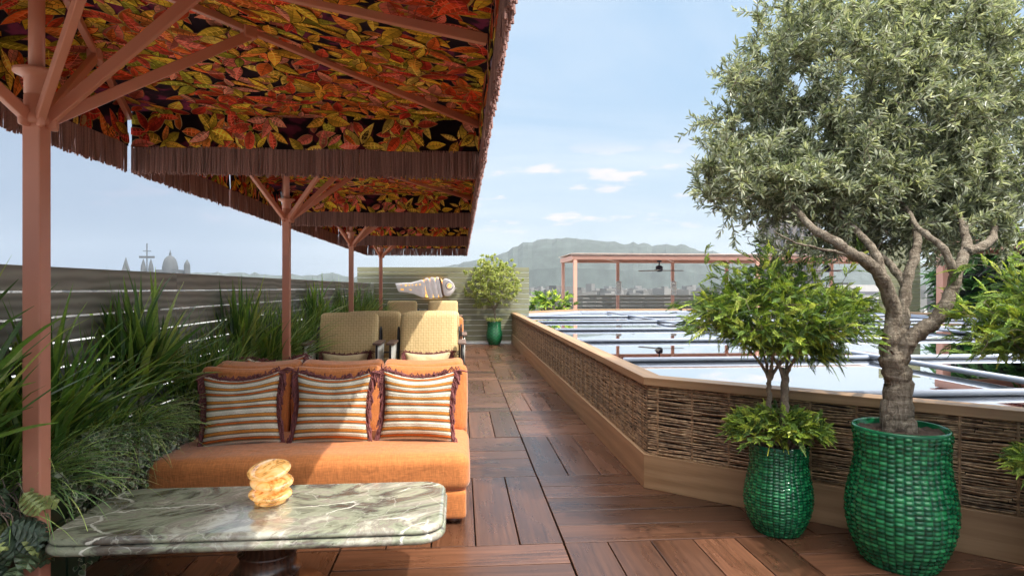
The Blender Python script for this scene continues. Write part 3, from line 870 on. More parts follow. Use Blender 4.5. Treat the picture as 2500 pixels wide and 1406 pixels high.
def leaf_prints(mb, mapf, w, h, n, r, smin=.11, smax=.21):
    """printed leaves in sprigs on a w x h panel; mapf(s, t, off) gives points"""
    U, C, Fc = [], [], []
    made = 0
    while made < n:
        cx, cy = r.uniform(-.03, w + .03), r.uniform(-.03, h + .03)
        a0 = r.uniform(0, 6.28); k = int(r.integers(3, 6)); base = LEAFC[int(r.integers(len(LEAFC)))]
        for q in range(k):
            a = a0 + q * 6.28 / k + r.normal(0, .25); L = r.uniform(smin, smax); W = L * r.uniform(.17, .27); bend = r.normal(0, .16)
            sx = cx + math.cos(a) * .012; sy = cy + math.sin(a) * .012
            col = np.array(base if r.random() < .7 else LEAFC[int(r.integers(len(LEAFC)))]) * r.uniform(.75, 1.2)
            off = .001 + .014 * made / n; made += 1
            t = np.linspace(0, 1, 7); wid = np.sin(np.pi * t ** .8) ** .9 * (1 - .25 * t) * W
            wid[0] = wid[-1] = 0
            ctr = np.stack([t * L, bend * L * t * t], 1)
            ca, sa = math.cos(a), math.sin(a)
            def put(p, o):
                x = sx + p[:, 0] * ca - p[:, 1] * sa; y = sy + p[:, 0] * sa + p[:, 1] * ca
                return np.clip(x, 0, w), np.clip(y, 0, h), np.full(len(p), o)
            if cx + ca * L * .5 < 0 or cx + ca * L * .5 > w or cy + sa * L * .5 < 0 or cy + sa * L * .5 > h: continue
            # pale outline, two fill halves, midrib, side veins
            rim = wid + .0045; rim[0] = .002; rim[-1] = .001
            A = np.concatenate([ctr + np.stack([0 * t, rim], 1), ctr - np.stack([0 * t, rim], 1)])
            U.append(put(A, off)); Fc.append([(i, i + 1, 8 + i, 7 + i) for i in range(6)])
            rc = np.array((.50, .36, .16)) if col[1] < .25 else np.array((.10, .06, .02))
            C.append([rc * r.uniform(.6, 1.)] * 6)
            B = np.concatenate([ctr + np.stack([0 * t, wid], 1), ctr, ctr - np.stack([0 * t, wid], 1)])
            U.append(put(B, off + .0007))
            Fc.append([(i, i + 1, 8 + i, 7 + i) for i in range(6)] + [(7 + i, 8 + i, 15 + i, 14 + i) for i in range(6)])
            k1 = np.linspace(.62, 1.2, 6)[:, None]
            C.append(np.concatenate([col * k1 * 1.12, col * k1 * .78]))
            mw = np.linspace(.0028, .0008, 7); Mv = np.concatenate([ctr + np.stack([0 * t, mw], 1), ctr - np.stack([0 * t, mw], 1)])
            U.append(put(Mv, off + .0013)); Fc.append([(i, i + 1, 8 + i, 7 + i) for i in range(6)])
            vc = col * .42 if r.random() < .6 else col * 1.5 + .05
            C.append([vc] * 6)
            for i in (1, 2, 3, 4):
                for sg in (1, -1):
                    e = np.array([ctr[i] + (0, .0008 * sg), ctr[i] + (.006, .0008 * sg), ctr[i] + (.22 * W + .003, sg * wid[i] * .8), ctr[i] + (.22 * W, sg * wid[i] * .8)])
                    U.append(put(e, off + .0013)); Fc.append([(0, 1, 2, 3)]); C.append([vc])
    for (x, y, o), f, c in zip(U, Fc, C):
        mb.add(mapf(x, y, o), f, np.array(c))


def fringe_row(mb, p0, p1, nin, z, L, step, r):
    p0 = np.array(p0, float); p1 = np.array(p1, float); D = np.linalg.norm(p1 - p0); d = (p1 - p0) / D
    for layer in range(2):
        s = step * .5 * layer
        while s < D:
            q = p0 + d * min(max(s + r.normal(0, .0015), 0), D) + nin * (.004 + layer * -.011)
            l = L * (1 + r.normal(0, .035)) - (.012 if layer else 0); sw = r.normal(0, .006, 2)
            k = float(r.uniform(.7, 1.35))
            pts = [(q[0], q[1], z + .012), (q[0] + sw[0] * .5, q[1] + sw[1] * .4, z - l * .5), (q[0] + sw[0], q[1] + sw[1], z - l)]
            tube(mb, pts, [.0042, .0056, .0060], 4, col=(k, k, k), caps=True)
            s += step
    return


def make_parasol(label):
    r = np.random.default_rng(11)
    t = thing('parasol', label, 'parasol', (PX, 2.83, 0), group='terracotta parasols along the terrace')
    xl, xr = XL - PX, XR - PX
    cloth = MB(); prn = MB()
    # tent roof on a grid that contains the ridge lines
    gx = np.unique(np.concatenate([np.linspace(xl, 0, 9), np.linspace(0, xr, 25)])); gy = np.linspace(-HD, HD, 41)
    X, Y = np.meshgrid(gx, gy); nx = len(gx)
    V = np.stack([X, Y, roof_z(X, Y)], -1).reshape(-1, 3)
    cloth.add(V, [(j * nx + i, j * nx + i + 1, (j + 1) * nx + i + 1, (j + 1) * nx + i) for j in range(40) for i in range(nx - 1)])
    W, H = xr - xl, 2 * HD
    leaf_prints(prn, lambda x, y, o: np.stack([x + xl, y - HD, roof_z(np.clip(x + xl, xl, xr), y - HD) - o - .004], 1), W, H, 2650, r, .115, .215)
    fr = MB(); band = MB()
    # valances: far, near, right in one panel each; left in two panels with a slit between
    hv = ZT - ZV
    def wob(s): return .010 * np.sin(s * 7.3) + .006 * np.sin(s * 17 + 1)
    panels = [((xl + .02, HD), (xr, HD), (0, -1)), ((xr, -HD), (xl, -HD), (0, 1)), ((xr, HD), (xr, -HD), (-1, 0)),
              ((xl, -HD), (xl, -.02), (1, 0)), ((xl, .02), (xl, HD - .03), (1, 0))]
    for a, b, nin in panels:
        a = np.array(a, float); b = np.array(b, float); nin = np.array(nin, float); D = np.linalg.norm(b - a); d = (b - a) / D
        def mp(s, q, o, a=a, d=d, nin=nin):
            k = wob(s) * (1 - q / hv)
            P = a + d * s[:, None] + nin * (k + o)[:, None]
            top = roof_z(P[:, 0], P[:, 1])
            return np.stack([P[:, 0], P[:, 1], ZV + q / hv * (np.maximum(top, ZT - .001) - ZV)], 1)
        ns = max(8, int(D / .06)); S = np.linspace(0, D, ns); q0 = np.zeros(ns)
        rows = [mp(S, np.full(ns, h), np.zeros(ns)) for h in (0, hv * .5, hv)]
        cloth.add(np.concatenate(rows), [(j * ns + i, j * ns + i + 1, (j + 1) * ns + i + 1, (j + 1) * ns + i) for j in range(2) for i in range(ns - 1)])
        leaf_prints(prn, lambda s, q, o, mp=mp: mp(s, q, o * .6 + .003), D, hv, int(D * 76), r, .11, .185)
        fringe_row(fr, a + nin * .0, b, nin, ZV, ZV - ZF, .0112, r)
    mb = MB(); mb = cloth
    c = cloth.build('canopy', M['cloth'], t, True)
    prn.build('leaf_print', M['print'], c)
    fr.build('fringe', M['fringe_y'], t)
    # timber-look metalwork
    mb = MB(); box(mb, (0, 0, 1.105), (.074, .074, 2.21)); mb.build('post', M['post'], t, bevel=.006)
    mb = MB(); lathe(mb, [(.03, 2.36), (.03, 3.03)], 20); mb.build('mast', M['post'], t, True)
    mb = MB(); lathe(mb, [(.052, 2.205), (.056, 2.215), (.056, 2.235), (.046, 2.25), (.046, 2.33), (.040, 2.335), (.046, 2.34), (.046, 2.40), (.055, 2.41), (.085, 2.425), (.085, 2.44), (.03, 2.445)], 28); mb.build('hub', M['post'], t, True)
    tips = {'far_right': (xr - .02, HD - .03), 'near_right': (xr - .02, -HD + .03), 'far_left': (xl + .02, HD - .03), 'near_left': (xl + .02, -HD + .03), 'right': (xr - .02, .25), 'far': (.0, HD - .03), 'left': (xl + .02, 0), 'near': (0, -HD + .03)}
    for k, (x, y) in tips.items():
        if k in ('far', 'near', 'left'): continue
        z0 = ZA - .055; z1 = float(roof_z(x, y)) - .05
        mb = MB(); bar(mb, (x * .02, y * .02, z0), (x, y, z1), .034, .052); mb.build('rib', M['post'], t, bevel=.004)
        f = .345 if 'right' in k else .5
        mb = MB(); dx, dy = unit(np.array([x, y])) * .048
        p = (x * f, y * f, z0 + (z1 - z0) * f - .035)
        bar(mb, (dx, dy, 2.235), p, .032, .05)
        s = mb.build('strut', M['post'], t, bevel=.004)
        mb = MB(); box(mb, (p[0], p[1], p[2] + .02), (.07, .07, .075), rotz(math.atan2(y, x))); mb.build('bracket', M['post'], t, bevel=.006)
        mb = MB(); rbox(mb, (dx * 1.15, dy * 1.15, 2.235), (.05, .026, .09), .012, rot=rotz(math.atan2(y, x)), n=6); mb.build('knuckle', M['post'], t, True)
    return t


m, nt, b = newmat('fringe_strands')
o = N(nt, 'ShaderNodeTexCoord').outputs['Object']
n = N(nt, 'ShaderNodeTexNoise', {'Vector': o, 'Scale': 160., 'Detail': 2.}).outputs[0]
setp(nt, b, col=mixc(nt, 1., mixc(nt, n, (.19, .098, .088), (.39, .235, .205)), attr(nt), 'MULTIPLY'), rough=.95, spec=.1)
M['fringe_y'] = m
m, nt, b = newmat('pillow_fringe')
setp(nt, b, col=mixc(nt, 1., (.15, .07, .068), attr(nt), 'MULTIPLY'), rough=.95, spec=.1)
M['fringe_p'] = m
p0 = make_parasol('nearest terracotta parasol, leaf print canopy overhead, beside the marble table')
for i, lab in enumerate(['second terracotta parasol with leaf print canopy, its post behind the orange sofa', 'third terracotta parasol in the row, its post left of the far armchairs', 'farthest terracotta parasol in the row, closest to the fish lamp']):
    o = dup(p0); o.location = (PX, 2.83 + 3.84 * (i + 1), 0); o['label'] = lab

# ================================================================== SOFAS
def make_sofa(label):
    t = thing('sofa', label, 'sofa', (-.93, 4.40, 0), group='orange three-seat sofas')
    w = 1.98
    mb = MB(); rbox(mb, (0, .0, .125), (w - .05, 1.0, .18), .025); mb.build('base', M['orange'], t, True)
    mb = MB(); rbox(mb, (0, -.115, .325), (w, .80, .245), .075, (.0, .012, .018), n=22); mb.build('seat_cushion', M['orange'], t, True)
    for k in range(3):
        mb = MB(); rbox(mb, (-.655 + .655 * k, .345, .66), (.642, .21, .52), .055, (.008, .034, .0), np.array(Matrix.Rotation(R(-9 + (0, 1.6, -.8)[k]), 3, 'X') @ Matrix.Rotation(R((.5, -.4, .6)[k]), 3, 'Y')), n=16, sag=.026)
        mb.build('back_cushion', M['orange'], t, True)
    mb = MB(); rbox(mb, (0, .46, .46), (w - .02, .07, .74), .03, rot=np.array(Matrix.Rotation(R(-3), 3, 'X'))); mb.build('back_panel', M['orange'], t, True)
    for x in (-.88, .88):
        for y in (-.42, .42):
            mb = MB(); lathe(mb, [(.028, 0), (.045, .012), (.045, .03), (.03, .05)], 16, (x, y, 0)); mb.build('foot', M['walnut'], t, True)
    return t
s1 = make_sofa('nearest orange three-seat sofa facing the marble table, with three striped pillows')
for (y, rz, lab) in ((5.47, math.pi, 'orange sofa back to back with the nearest sofa, facing away'), (11.9, 0, 'orange sofa between the two rows of armchairs, holding one striped pillow'), (12.97, math.pi, 'farthest orange sofa, facing the pair of armchairs by the slatted screen')):
    o = dup(s1); o.location = (-.93 if rz == 0 else -.955, y, 0); o.rotation_euler = (0, 0, rz); o['label'] = lab


# ================================================================== PILLOWS
def make_pillow(label, w, h, th, mat, seed, group=None, sides='LRTB'):
    r = np.random.default_rng(seed)
    t = thing('throw_pillow', label, 'pillow', group=group)
    n = 26; g = np.linspace(-1, 1, n + 1); mb = MB()
    U, V = np.meshgrid(g, g)
    px = U * (1 - .13 * (1 - V ** 2)) * w / 2; pz = V * (1 - np.where(V > 0, .24, .06) * (1 - U ** 2)) * h / 2
    prof = ((1 - U ** 4) * (1 - V ** 4)) ** .55 * th / 2
    wr = .006 * np.sin(U * 9 + seed) * np.cos(V * 5 + seed * 2) * (1 - U ** 2) + .012 * np.exp(-((np.abs(U) - .9) ** 2 + (V + .05) ** 2) / .02)
    for s in (1, -1):
        P = np.stack([px, -s * (prof + wr * (prof > .01)), pz], -1).reshape(-1, 3)
        F = [(j * (n + 1) + i, j * (n + 1) + i + 1, (j + 1) * (n + 1) + i + 1, (j + 1) * (n + 1) + i) for j in range(n) for i in range(n)]
        uv = [[((U.flat[k] + 1) / 2 * w / h, (V.flat[k] + 1) / 2) for k in f] for f in F]
        mb.add(P, F if s > 0 else [f[::-1] for f in F], (.5, .5, .5), uv if s > 0 else [u[::-1] for u in uv])
    c = mb.build('cover', mat, t, True)
    mb = MB()
    def edge(side, q):
        if side == 'L': return -w / 2 * (1 - .13 * (1 - q * q)), q * h / 2, (-1, 0)
        if side == 'R': return w / 2 * (1 - .13 * (1 - q * q)), q * h / 2, (1, 0)
        if side == 'T': return q * w / 2, h / 2 * (1 - .24 * (1 - q * q)), (0, 1)
        return q * w / 2, -h / 2 * (1 - .06 * (1 - q * q)), (0, -1)
    for side in sides:
        m = 135 if side != 'B' else 20
        for k in range(m):
            q = -1 + 2 * (k + r.random()) / m
            if side == 'B': q = np.sign(q) * (1 - abs(q) * .08)
            x, z, o = edge(side, q); L = r.uniform(.05, .085); o = np.array(o, float)
            if side == 'T':
                d1 = np.array([r.choice([-1, 1]) * r.uniform(.3, 1.) + .5, r.uniform(.05, .45)]); d2 = d1 * (1, .2) + np.array([0, -.35])
            else:
                d1 = o * r.uniform(.25, .6) + np.array([0, -r.uniform(.2, .8)]); d2 = o * r.uniform(-.1, .3) + np.array([0, -1])
            d1 = d1 / np.linalg.norm(d1); d2 = d2 / np.linalg.norm(d2)
            y = r.uniform(-.04, .016)
            a = np.array([x - o[0] * .006, y * .3, z - o[1] * .006]); b_ = a + np.array([d1[0], r.uniform(-.35, .2), d1[1]]) * L * .5; e = b_ + np.array([d2[0], r.uniform(-.4, .2), d2[1]]) * L * .55
            kk = float(r.uniform(.7, 1.4))
            tube(mb, [a, b_, e], [.0048, .0052, .0042], 4, col=(kk * 1.25, kk, kk * 1.02))
    mb.build('fringe', M['fringe_p'], t)
    return t
def place(o, x, y, z, rx, ry, rz):
    o.location = (x, y, z); o.rotation_euler = (R(rx), R(ry), R(rz))
GP = 'striped pillows with brown yarn fringe'
place(make_pillow('striped orange and cream fringed pillow on the near sofa, leftmost of three', .525, .495, .19, M['stripe'], 3, GP), -1.475, 4.30, .685, -14, -3, 4)
place(make_pillow('striped orange and cream fringed pillow in the middle of the near sofa', .525, .495, .19, M['stripe'], 5, GP), -.875, 4.30, .685, -14, 1, 1)
place(make_pillow('striped fringed pillow in full sun, rightmost on the near sofa', .52, .495, .19, M['stripe'], 9, GP), -.298, 4.30, .688, -14, 1, -4)
place(make_pillow('striped fringed pillow on the far sofa seen between the armchairs', .52, .48, .16, M['stripe'], 12, GP), -1.10, 11.80, .70, -15, -4, 6)
place(make_pillow('fringed pillow peeping over the left end of the second sofa', .52, .47, .16, M['stripe'], 13, GP), -1.62, 5.53, .67, 13, 3, 176)

# ================================================================== ARMCHAIRS
def make_chair(label):
    t = thing('armchair', label, 'armchair', (-1.47, 8.0, 0), group='armchairs with woven cushions')
    W = .44
    mb = MB(); rbox(mb, (0, -.02, .44), (.74, .66, .15), .05, (0, .0, .012), n=10); mb.build('seat_cushion', M['weave'], t, True)
    mb = MB(); rbox(mb, (0, .27, .82), (.75, .15, .70), .055, (.004, .02, .012), np.array(Matrix.Rotation(R(-12), 3, 'X')), n=14); mb.build('back_cushion', M['weave'], t, True)
    mb = MB(); box(mb, (0, -.02, .35), (.80, .68, .03)); mb.build('seat_frame', M['black'], t, bevel=.006)
    for s in (-1, 1):
        mb = MB(); x = s * W
        tube(mb, spline([(x, -.34, 0), (x, -.34, .40), (x, -.34, .76), (x, -.30, .79), (x, .20, .79), (x, .26, .76), (x, .30, .4), (x, .36, 0)], 5), .0125, 8); mb.build('side_frame', M['black'], t, True)
        mb = MB(); tube(mb, [(x, -.33, .36), (x, .30, .36)], .011, 8); mb.build('side_rail', M['black'], t, True)
        mb = MB(); rbox(mb, (x, -.10, .81), (.105, .50, .032), .012, n=8); mb.build('armrest', M['armwood'], t, True)
        mb = MB()
        for k in range(26):
            y = -.315 + .585 * k / 25; r1 = float(rng.normal(0, .008))
            tube(mb, [(x - .012, y, .37), (x - .004 + r1, y + r1, .58), (x - .012, y, .775)], .0065, 4)
            tube(mb, [(x + .012, y + .01, .37), (x + .004, y - r1, .58), (x + .012, y, .775)], .0065, 4)
        mb.build('rope_side', M['rope'], t, True)
        mb = MB(); xb = s * .405
        tube(mb, spline([(xb, .18, .40), (xb, .22, .62), (xb, .25, .86), (xb + .0, .27, .94), (xb, .34, .975), (xb, .40, .95), (xb, .42, .88), (xb, .44, .3), (xb, .44, 0)], 5), .0115, 8); mb.build('back_hoop', M['black'], t, True)
    mb = MB(); tube(mb, [(-.40, .43, .60), (.40, .43, .60)], .011, 8); mb.build('back_rail', M['black'], t, True)
    return t
c1 = make_chair('woven beige armchair facing the sofa, left one of the nearest pair')
for (x, y, rz, lab) in ((-.425, 8.0, 0, 'woven beige armchair in sunlight, right one of the nearest pair'),
                        (-1.22, 9.16, math.pi, 'woven armchair facing away directly behind the left near armchair'),
                        (-.40, 9.16, math.pi, 'woven armchair facing away directly behind the right near armchair'),
                        (-1.485, 15.5, 0, 'far woven armchair in front of the slatted screen, left of the pair'),
                        (-.45, 15.5, 0, 'far woven armchair in front of the slatted screen, right of the pair')):
    o = dup(c1); o.location = (x, y, 0); o.rotation_euler = (0, 0, rz); o['label'] = lab
GL = 'plain lumbar pillows on the armchairs'
place(make_pillow('plain beige lumbar pillow with brown fringe on the left near armchair', .62, .34, .15, M['beigefab'], 21, GL, 'LRT'), -1.47, 7.99, .515, -12, 0, 0)
place(make_pillow('plain beige lumbar pillow with brown fringe on the right near armchair', .62, .34, .15, M['beigefab'], 22, GL, 'LRT'), -.425, 7.99, .515, -12, 0, 2)

# ================================================================== TABLE AND LAMP
def table():
    t = thing('coffee_table', 'low green marble table with rounded corners on a turned dark wood pedestal', 'table', (-.925, 3.05, 0))
    x0, x1, yf, yb = -.855, .855, -.345, .345
    def outline(d):
        rr = .125 - d * .6; P = []
        for (cx, cy, a0) in ((x1, yb, 0), (x0, yb, 90), (x0, yf, 180), (x1, yf, 270)):
            sx, sy = np.sign(cx), np.sign(cy)
            for a in np.linspace(a0, a0 + 90, 9):
                P.append((cx - sx * (rr + d) + rr * math.cos(R(a)), cy - sy * (rr + d) + rr * math.sin(R(a))))
        return P
    def slab(prof, name):
        mb = MB(); V = []; n = 36
        for d, z in prof: V += [(x, y, z) for x, y in outline(d)]
        F = [(i * n + j, i * n + (j + 1) % n, (i + 1) * n + (j + 1) % n, (i + 1) * n + j) for i in range(len(prof) - 1) for j in range(n)]
        F += [tuple(range(n - 1, -1, -1)), tuple((len(prof) - 1) * n + j for j in range(n))]
        mb.add(V, F); o = mb.build(name, M['marble'], t, True)
        for p in o.data.polygons:
            if len(p.vertices) > 4: p.use_smooth = False
        return o
    q = [(-math.cos(R(a)), math.sin(R(a))) for a in (90, 65, 40, 15, 0)]
    up = [(.028, .420), (.016, .4205), (.010, .4225)] + [(.022 * (1 - math.cos(R(a))) + .008, .4285 + .0215 * math.sin(R(a))) for a in (0, 20, 40, 60, 75, 90)] + [(.034, .4502)]
    slab(up, 'table_top')
    lo = [(.03, .372)] + [(.021 * (1 - math.cos(R(a))), .394 + .021 * math.sin(R(a))) for a in (-90, -70, -45, -20, 0, 20, 45, 70, 90)] + [(.024, .4165)]
    slab(lo, 'table_rim')
    mb = MB(); lathe(mb, [(.27, 0), (.28, .01), (.28, .035), (.265, .045), (.16, .06), (.14, .075), (.143, .14), (.150, .143), (.155, .15), (.150, .157), (.132, .16), (.128, .23), (.138, .234), (.140, .24), (.134, .246), (.118, .25), (.100, .371)], 40)
    mb.build('pedestal', M['walnut'], t, True)
    t = thing('table_lamp', 'glowing amber stone lamp of three stacked discs on the marble table', 'lamp', (-.93, 3.10, .4505))
    mb = MB(); lathe(mb, [(.060, 0), (.072, .004), (.075, .014), (.06, .022)], 32); mb.build('foot', M['onyx'], t, True)
    for k, (dx, dy, tl, az) in enumerate(((0, 0, 5, 40), (.006, .004, -8, 110), (-.006, .0, 13, 150))):
        mb = MB(); prof = [(.102 * math.cos(R(a)) + .0, .0295 * math.sin(R(a))) for a in range(-90, 91, 9)]
        prof = [(max(r_, .001), z) for r_, z in prof]
        lathe(mb, prof, 40, mat=0)
        o = mb.build('disc', M['onyx'], t, True); o.location = (dx, dy, .045 + .057 * k); o.rotation_euler = (R(tl) * math.cos(R(az)), R(tl) * math.sin(R(az)), k * 1.7)
table()

# ================================================================== FISH WALL LAMP
def fish():
    t = thing('fish_lamp', 'fish shaped pearly wall lamp glowing amber between its ribs, on the slatted screen', 'lamp', (-.94, 16.56, 1.5))
    # outline in metres, x along the body (tail -0.8, nose 0.8)
    top = [(-.80, .13), (-.62, .135), (-.35, .15), (-.15, .20), (.0, .255), (.2, .285), (.38, .30), (.5, .285), (.65, .23), (.74, .16), (.79, .06), (.80, -.02)]
    bot = [(-.80, .13), (-.76, .02), (-.72, -.11), (-.5, -.12), (-.3, -.17), (-.12, -.25), (-.04, -.27), (.1, -.28), (.3, -.27), (.5, -.24), (.66, -.20), (.76, -.11), (.80, -.02)]
    def tb(x): return np.interp(x, *zip(*top)), np.interp(x, *zip(*bot))
    def blob(name, x0, x1, depth, mat, slant=0., n=22, parent=t, shrink=0., rnd=.10):
        mb = MB(); V = []; m = 16
        for i in range(n + 1):
            s = i / n; x = x0 + (x1 - x0) * s; zt, zb = tb(x); zt -= shrink; zb += shrink
            e = min(s, 1 - s) * (x1 - x0); k = math.sqrt(max(0., 1 - (1 - min(1, e / rnd)) ** 2)) if e < rnd else 1.
            k = max(k, .02)
            c, h = (zt + zb) / 2, (zt - zb) / 2 * (.5 + .5 * k)
            for j in range(m):
                a = 2 * math.pi * j / m
                V.append((x + slant * math.sin(a) * h, -depth / 2 + depth / 2 * k * math.copysign(abs(math.cos(a)) ** .8, math.cos(a)), c + h * math.copysign(abs(math.sin(a)) ** .8, math.sin(a))))
        F = [(i * m + j, i * m + (j + 1) % m, (i + 1) * m + (j + 1) % m, (i + 1) * m + j) for i in range(n) for j in range(m)] + [tuple(range(m)), tuple(n * m + j for j in range(m))]
        mb.add(V, F); return mb.build(name, mat, parent, True)
    body = blob('tail_body', -.80, .0, .13, M['fishglaze'], -.12)
    blob('rib', .005, .165, .13, M['fishglaze'], -.22, 10, rnd=.05); blob('rib', .16, .305, .14, M['fishglaze'], -.22, 10, rnd=.05); blob('rib', .30, .425, .14, M['fishglaze'], -.2, 10, rnd=.05)
    blob('rib', .40, .46, .15, M['copperrib'], -.2, 8, rnd=.03)
    head = blob('head', .455, .80, .15, M['fishglaze'], -.06, 16, rnd=.16)
    blob('glow_core', -.1, .5, .07, M['amber'], -.15, 12, shrink=.02)
    mb = MB(); rr = np.array(Matrix.Rotation(R(90), 3, 'X'))
    def disc(c, r0, r1, d, mat, name, par):
        mb = MB(); lathe(mb, [(r0, 0), (r0, d * .7), (r1, d)], 24)
        mb.v = [v @ rr.T * np.array([1, 1, 1]) + np.array(c) for v in mb.v]
        return mb.build(name, mat, par, False)
    disc((.64, -.125, .06), .105, .095, .04, M['black'], 'eye_ring', head); disc((.64, -.150, .06), .092, .085, .025, M['fishglaze'], 'eye_rim', head)
    disc((.64, -.165, .06), .062, .058, .02, M['amberlit'], 'eye', head)
    mb = MB()
    def poly(pts, y=-.128):
        n = len(pts); V = [(x, y, z) for x, z in pts] + [(x, y + .012, z) for x, z in pts]
        mb.add(V, [tuple(range(n)), tuple(range(2 * n - 1, n - 1, -1))] + [(i, (i + 1) % n, n + (i + 1) % n, n + i) for i in range(n)])
    def circ(x, z, r_): poly([(x + r_ * math.cos(a), z + r_ * math.sin(a)) for a in np.linspace(0, 6.28, 11)[:-1]])
    circ(-.63, .075, .016); circ(-.51, .07, .03); circ(-.42, .075, .02)
    for x, z, s in ((-.34, .085, .022), (-.24, .09, .028), (-.14, .10, .028)): poly([(x - s, z - s), (x + s, z - s), (x + s * .3, z + s)])
    poly([(-.65, -.005), (-.57, .005), (-.565, -.065), (-.64, -.06)]); poly([(-.48, .0), (-.33, .01), (-.37, -.075)])
    circ(.33, .25, .018); circ(.02, .22, .016)
    mb.build('cutouts', M['amberlit'], body)
M['amberlit'] = lamp_mat('amber_lit', .8, (1., .60, .14), (.85, .4, .06), 4.)
fish()

# ================================================================== GREEN WOVEN POTS
def make_pot(label, R0, H, prof, rows, cols, rim):
    t = thing('woven_pot', label, 'plant pot')
    mb = MB(); na = cols * 6; nz = rows * 5
    pr = np.array(prof); zs = np.linspace(0, 1, nz + 1)
    from_ = np.interp
    # smooth radius
    def rad(z):
        return sum(from_(np.clip(z + d, 0, 1), pr[:, 0], pr[:, 1]) for d in (-.06, -.03, 0, .03, .06)) / 5
    r0 = rad(zs)
    A = np.arange(na) / na
    a_, z_ = np.meshgrid(A, zs)
    cu = (a_ * cols) % 1.0; ci = np.floor(a_ * cols)
    stag = (ci % 2) * .16 + .14 * np.sin(ci * 2.3)
    cvv = (z_ * rows + stag) % 1.0; ri = np.floor(z_ * rows + stag)
    prof_u = np.clip(np.sin(np.pi * cu), 0, 1) ** .28; prof_v = np.clip(np.sin(np.pi * cvv), 0, 1) ** .7
    jit = np.sin(ci * 12.9 + ri * 78.2) * .18 + 1
    disp = .0105 * prof_u * prof_v * jit * (R0 / .3) ** .5 + .004 * np.sin(a_ * 6.283 * 3 + z_ * 4)
    edge = np.clip(np.minimum(z_, 1 - z_) * 40, 0, 1)
    rr = (r0[:, None] * R0 + disp * edge)
    V = np.stack([rr * np.cos(a_ * 2 * np.pi), rr * np.sin(a_ * 2 * np.pi), z_ * H], -1).reshape(-1, 3)
    F = []; C = []
    for i in range(nz):
        for j in range(na):
            j2 = (j + 1) % na
            F.append((i * na + j, i * na + j2, (i + 1) * na + j2, (i + 1) * na + j))
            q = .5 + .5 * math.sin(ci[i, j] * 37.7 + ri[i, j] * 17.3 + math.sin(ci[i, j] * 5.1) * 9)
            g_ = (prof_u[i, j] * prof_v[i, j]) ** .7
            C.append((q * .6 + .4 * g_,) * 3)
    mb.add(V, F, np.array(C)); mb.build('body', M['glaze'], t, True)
    mb = MB(); rt = rad(np.array([1.]))[0] * R0
    lathe(mb, [(rt * .94, H - .06), (rt * .955, H + .004), (rt * .99, H + .010), (rt * 1.02, H + .004), (rt * 1.02, H - .008)], 64, caps=False); mb.build('rim', M['glaze'], t, True)
    mb = MB(); n = 40
    ring = [(0, 0)]
    V = [(0, 0, H - .022)]; F = []
    for k in range(1, 9):
        for j in range(n):
            a = 2 * math.pi * j / n; q = rt * .955 * k / 8
            V.append((q * math.cos(a), q * math.sin(a), H - .022 + float(rng.normal(0, .006)) + .012 * (1 - k / 8)))
    for j in range(n): F.append((0, 1 + j, 1 + (j + 1) % n))
    for k in range(7):
        for j in range(n): F.append((1 + k * n + j, 1 + (k + 1) * n + j, 1 + (k + 1) * n + (j + 1) % n, 1 + k * n + (j + 1) % n))
    mb.add(V, F); mb.build('soil', M['soil'], t, True)
    return t
PROF = [(0, .66), (.03, .70), (.15, .88), (.30, .985), (.42, 1.0), (.55, .95), (.68, .865), (.80, .825), (.92, .85), (1., .88)]
GPOT = 'green glazed woven pots'
pot_s = make_pot('green glazed woven pot of the small topiary, beside the big pot', .197, .535, PROF, 29, 34, .02); pot_s.location = (1.96, 3.66, 0); pot_s['group'] = GPOT
pot_b = make_pot('large green glazed woven pot at the foot of the olive tree', .266, .735, PROF, 30, 38, .03); pot_b.location = (2.405, 3.185, 0); pot_b['group'] = GPOT
pot_f = dup(pot_s); pot_f.location = (.885, 16.30, 0); pot_f.scale = (1.05, 1.05, 1.12); pot_f['label'] = 'distant green woven pot in front of the slatted screen'
pot_r = dup(pot_s); pot_r.location = (3.0, 2.73, 0); pot_r['label'] = 'green woven pot at the right edge, only its shrub in view'

# ================================================================== TREES AND SHRUBS
class Skel:
    """limbs as node lists that twigs can grow from"""
    def __init__(s): s.P = []; s.D = []; s.R = []
    def limb(s, mb, pts, r0, r1, n=9, lump=.06, k=6):
        q = spline(pts, k); q = q + rng.normal(0, .0025, q.shape)
        r = np.linspace(r0, r1, len(q)) * (1 + .05 * np.sin(np.arange(len(q)) * 1.3))
        tube(mb, q, r, n, lump=lump)
        d = unit(np.gradient(q, axis=0))
        s.P += list(q); s.D += list(d); s.R += list(r)
    def twig(s, mb, target, rmax=.012, rtip=.0014, minr=.003, wander=.02, n=5, start=0):
        P = np.array(s.P); d2 = np.linalg.norm(P - target, axis=1); dz = np.clip(P[:, 2] - target[2], 0, None)
        cost = d2 + dz * .8; cost[:start] += 9
        i = int(np.argmin(cost)); p = P[i]; L = np.linalg.norm(target - p)
        if L < .02: return None
        m = 7; t = np.linspace(0, 1, m)[:, None]
        ctrl = p + s.D[i] * L * .35 + (target - p) * .25 + rng.normal(0, wander, 3) * L * 2
        q = (1 - t) ** 2 * p + 2 * t * (1 - t) * ctrl + t ** 2 * target
        q[1:-1] += rng.normal(0, wander * .25 * min(L, .5), (m - 2, 3))
        r0 = min(s.R[i] * .75, rmax * min(1, .35 + L))
        tube(mb, q, np.linspace(max(r0, minr), rtip, m), n, caps=False)
        d = unit(np.gradient(q, axis=0))
        s.P += list(q[1:]); s.D += list(d[1:]); s.R += list(np.linspace(max(r0, minr), rtip, m)[1:])
        return q


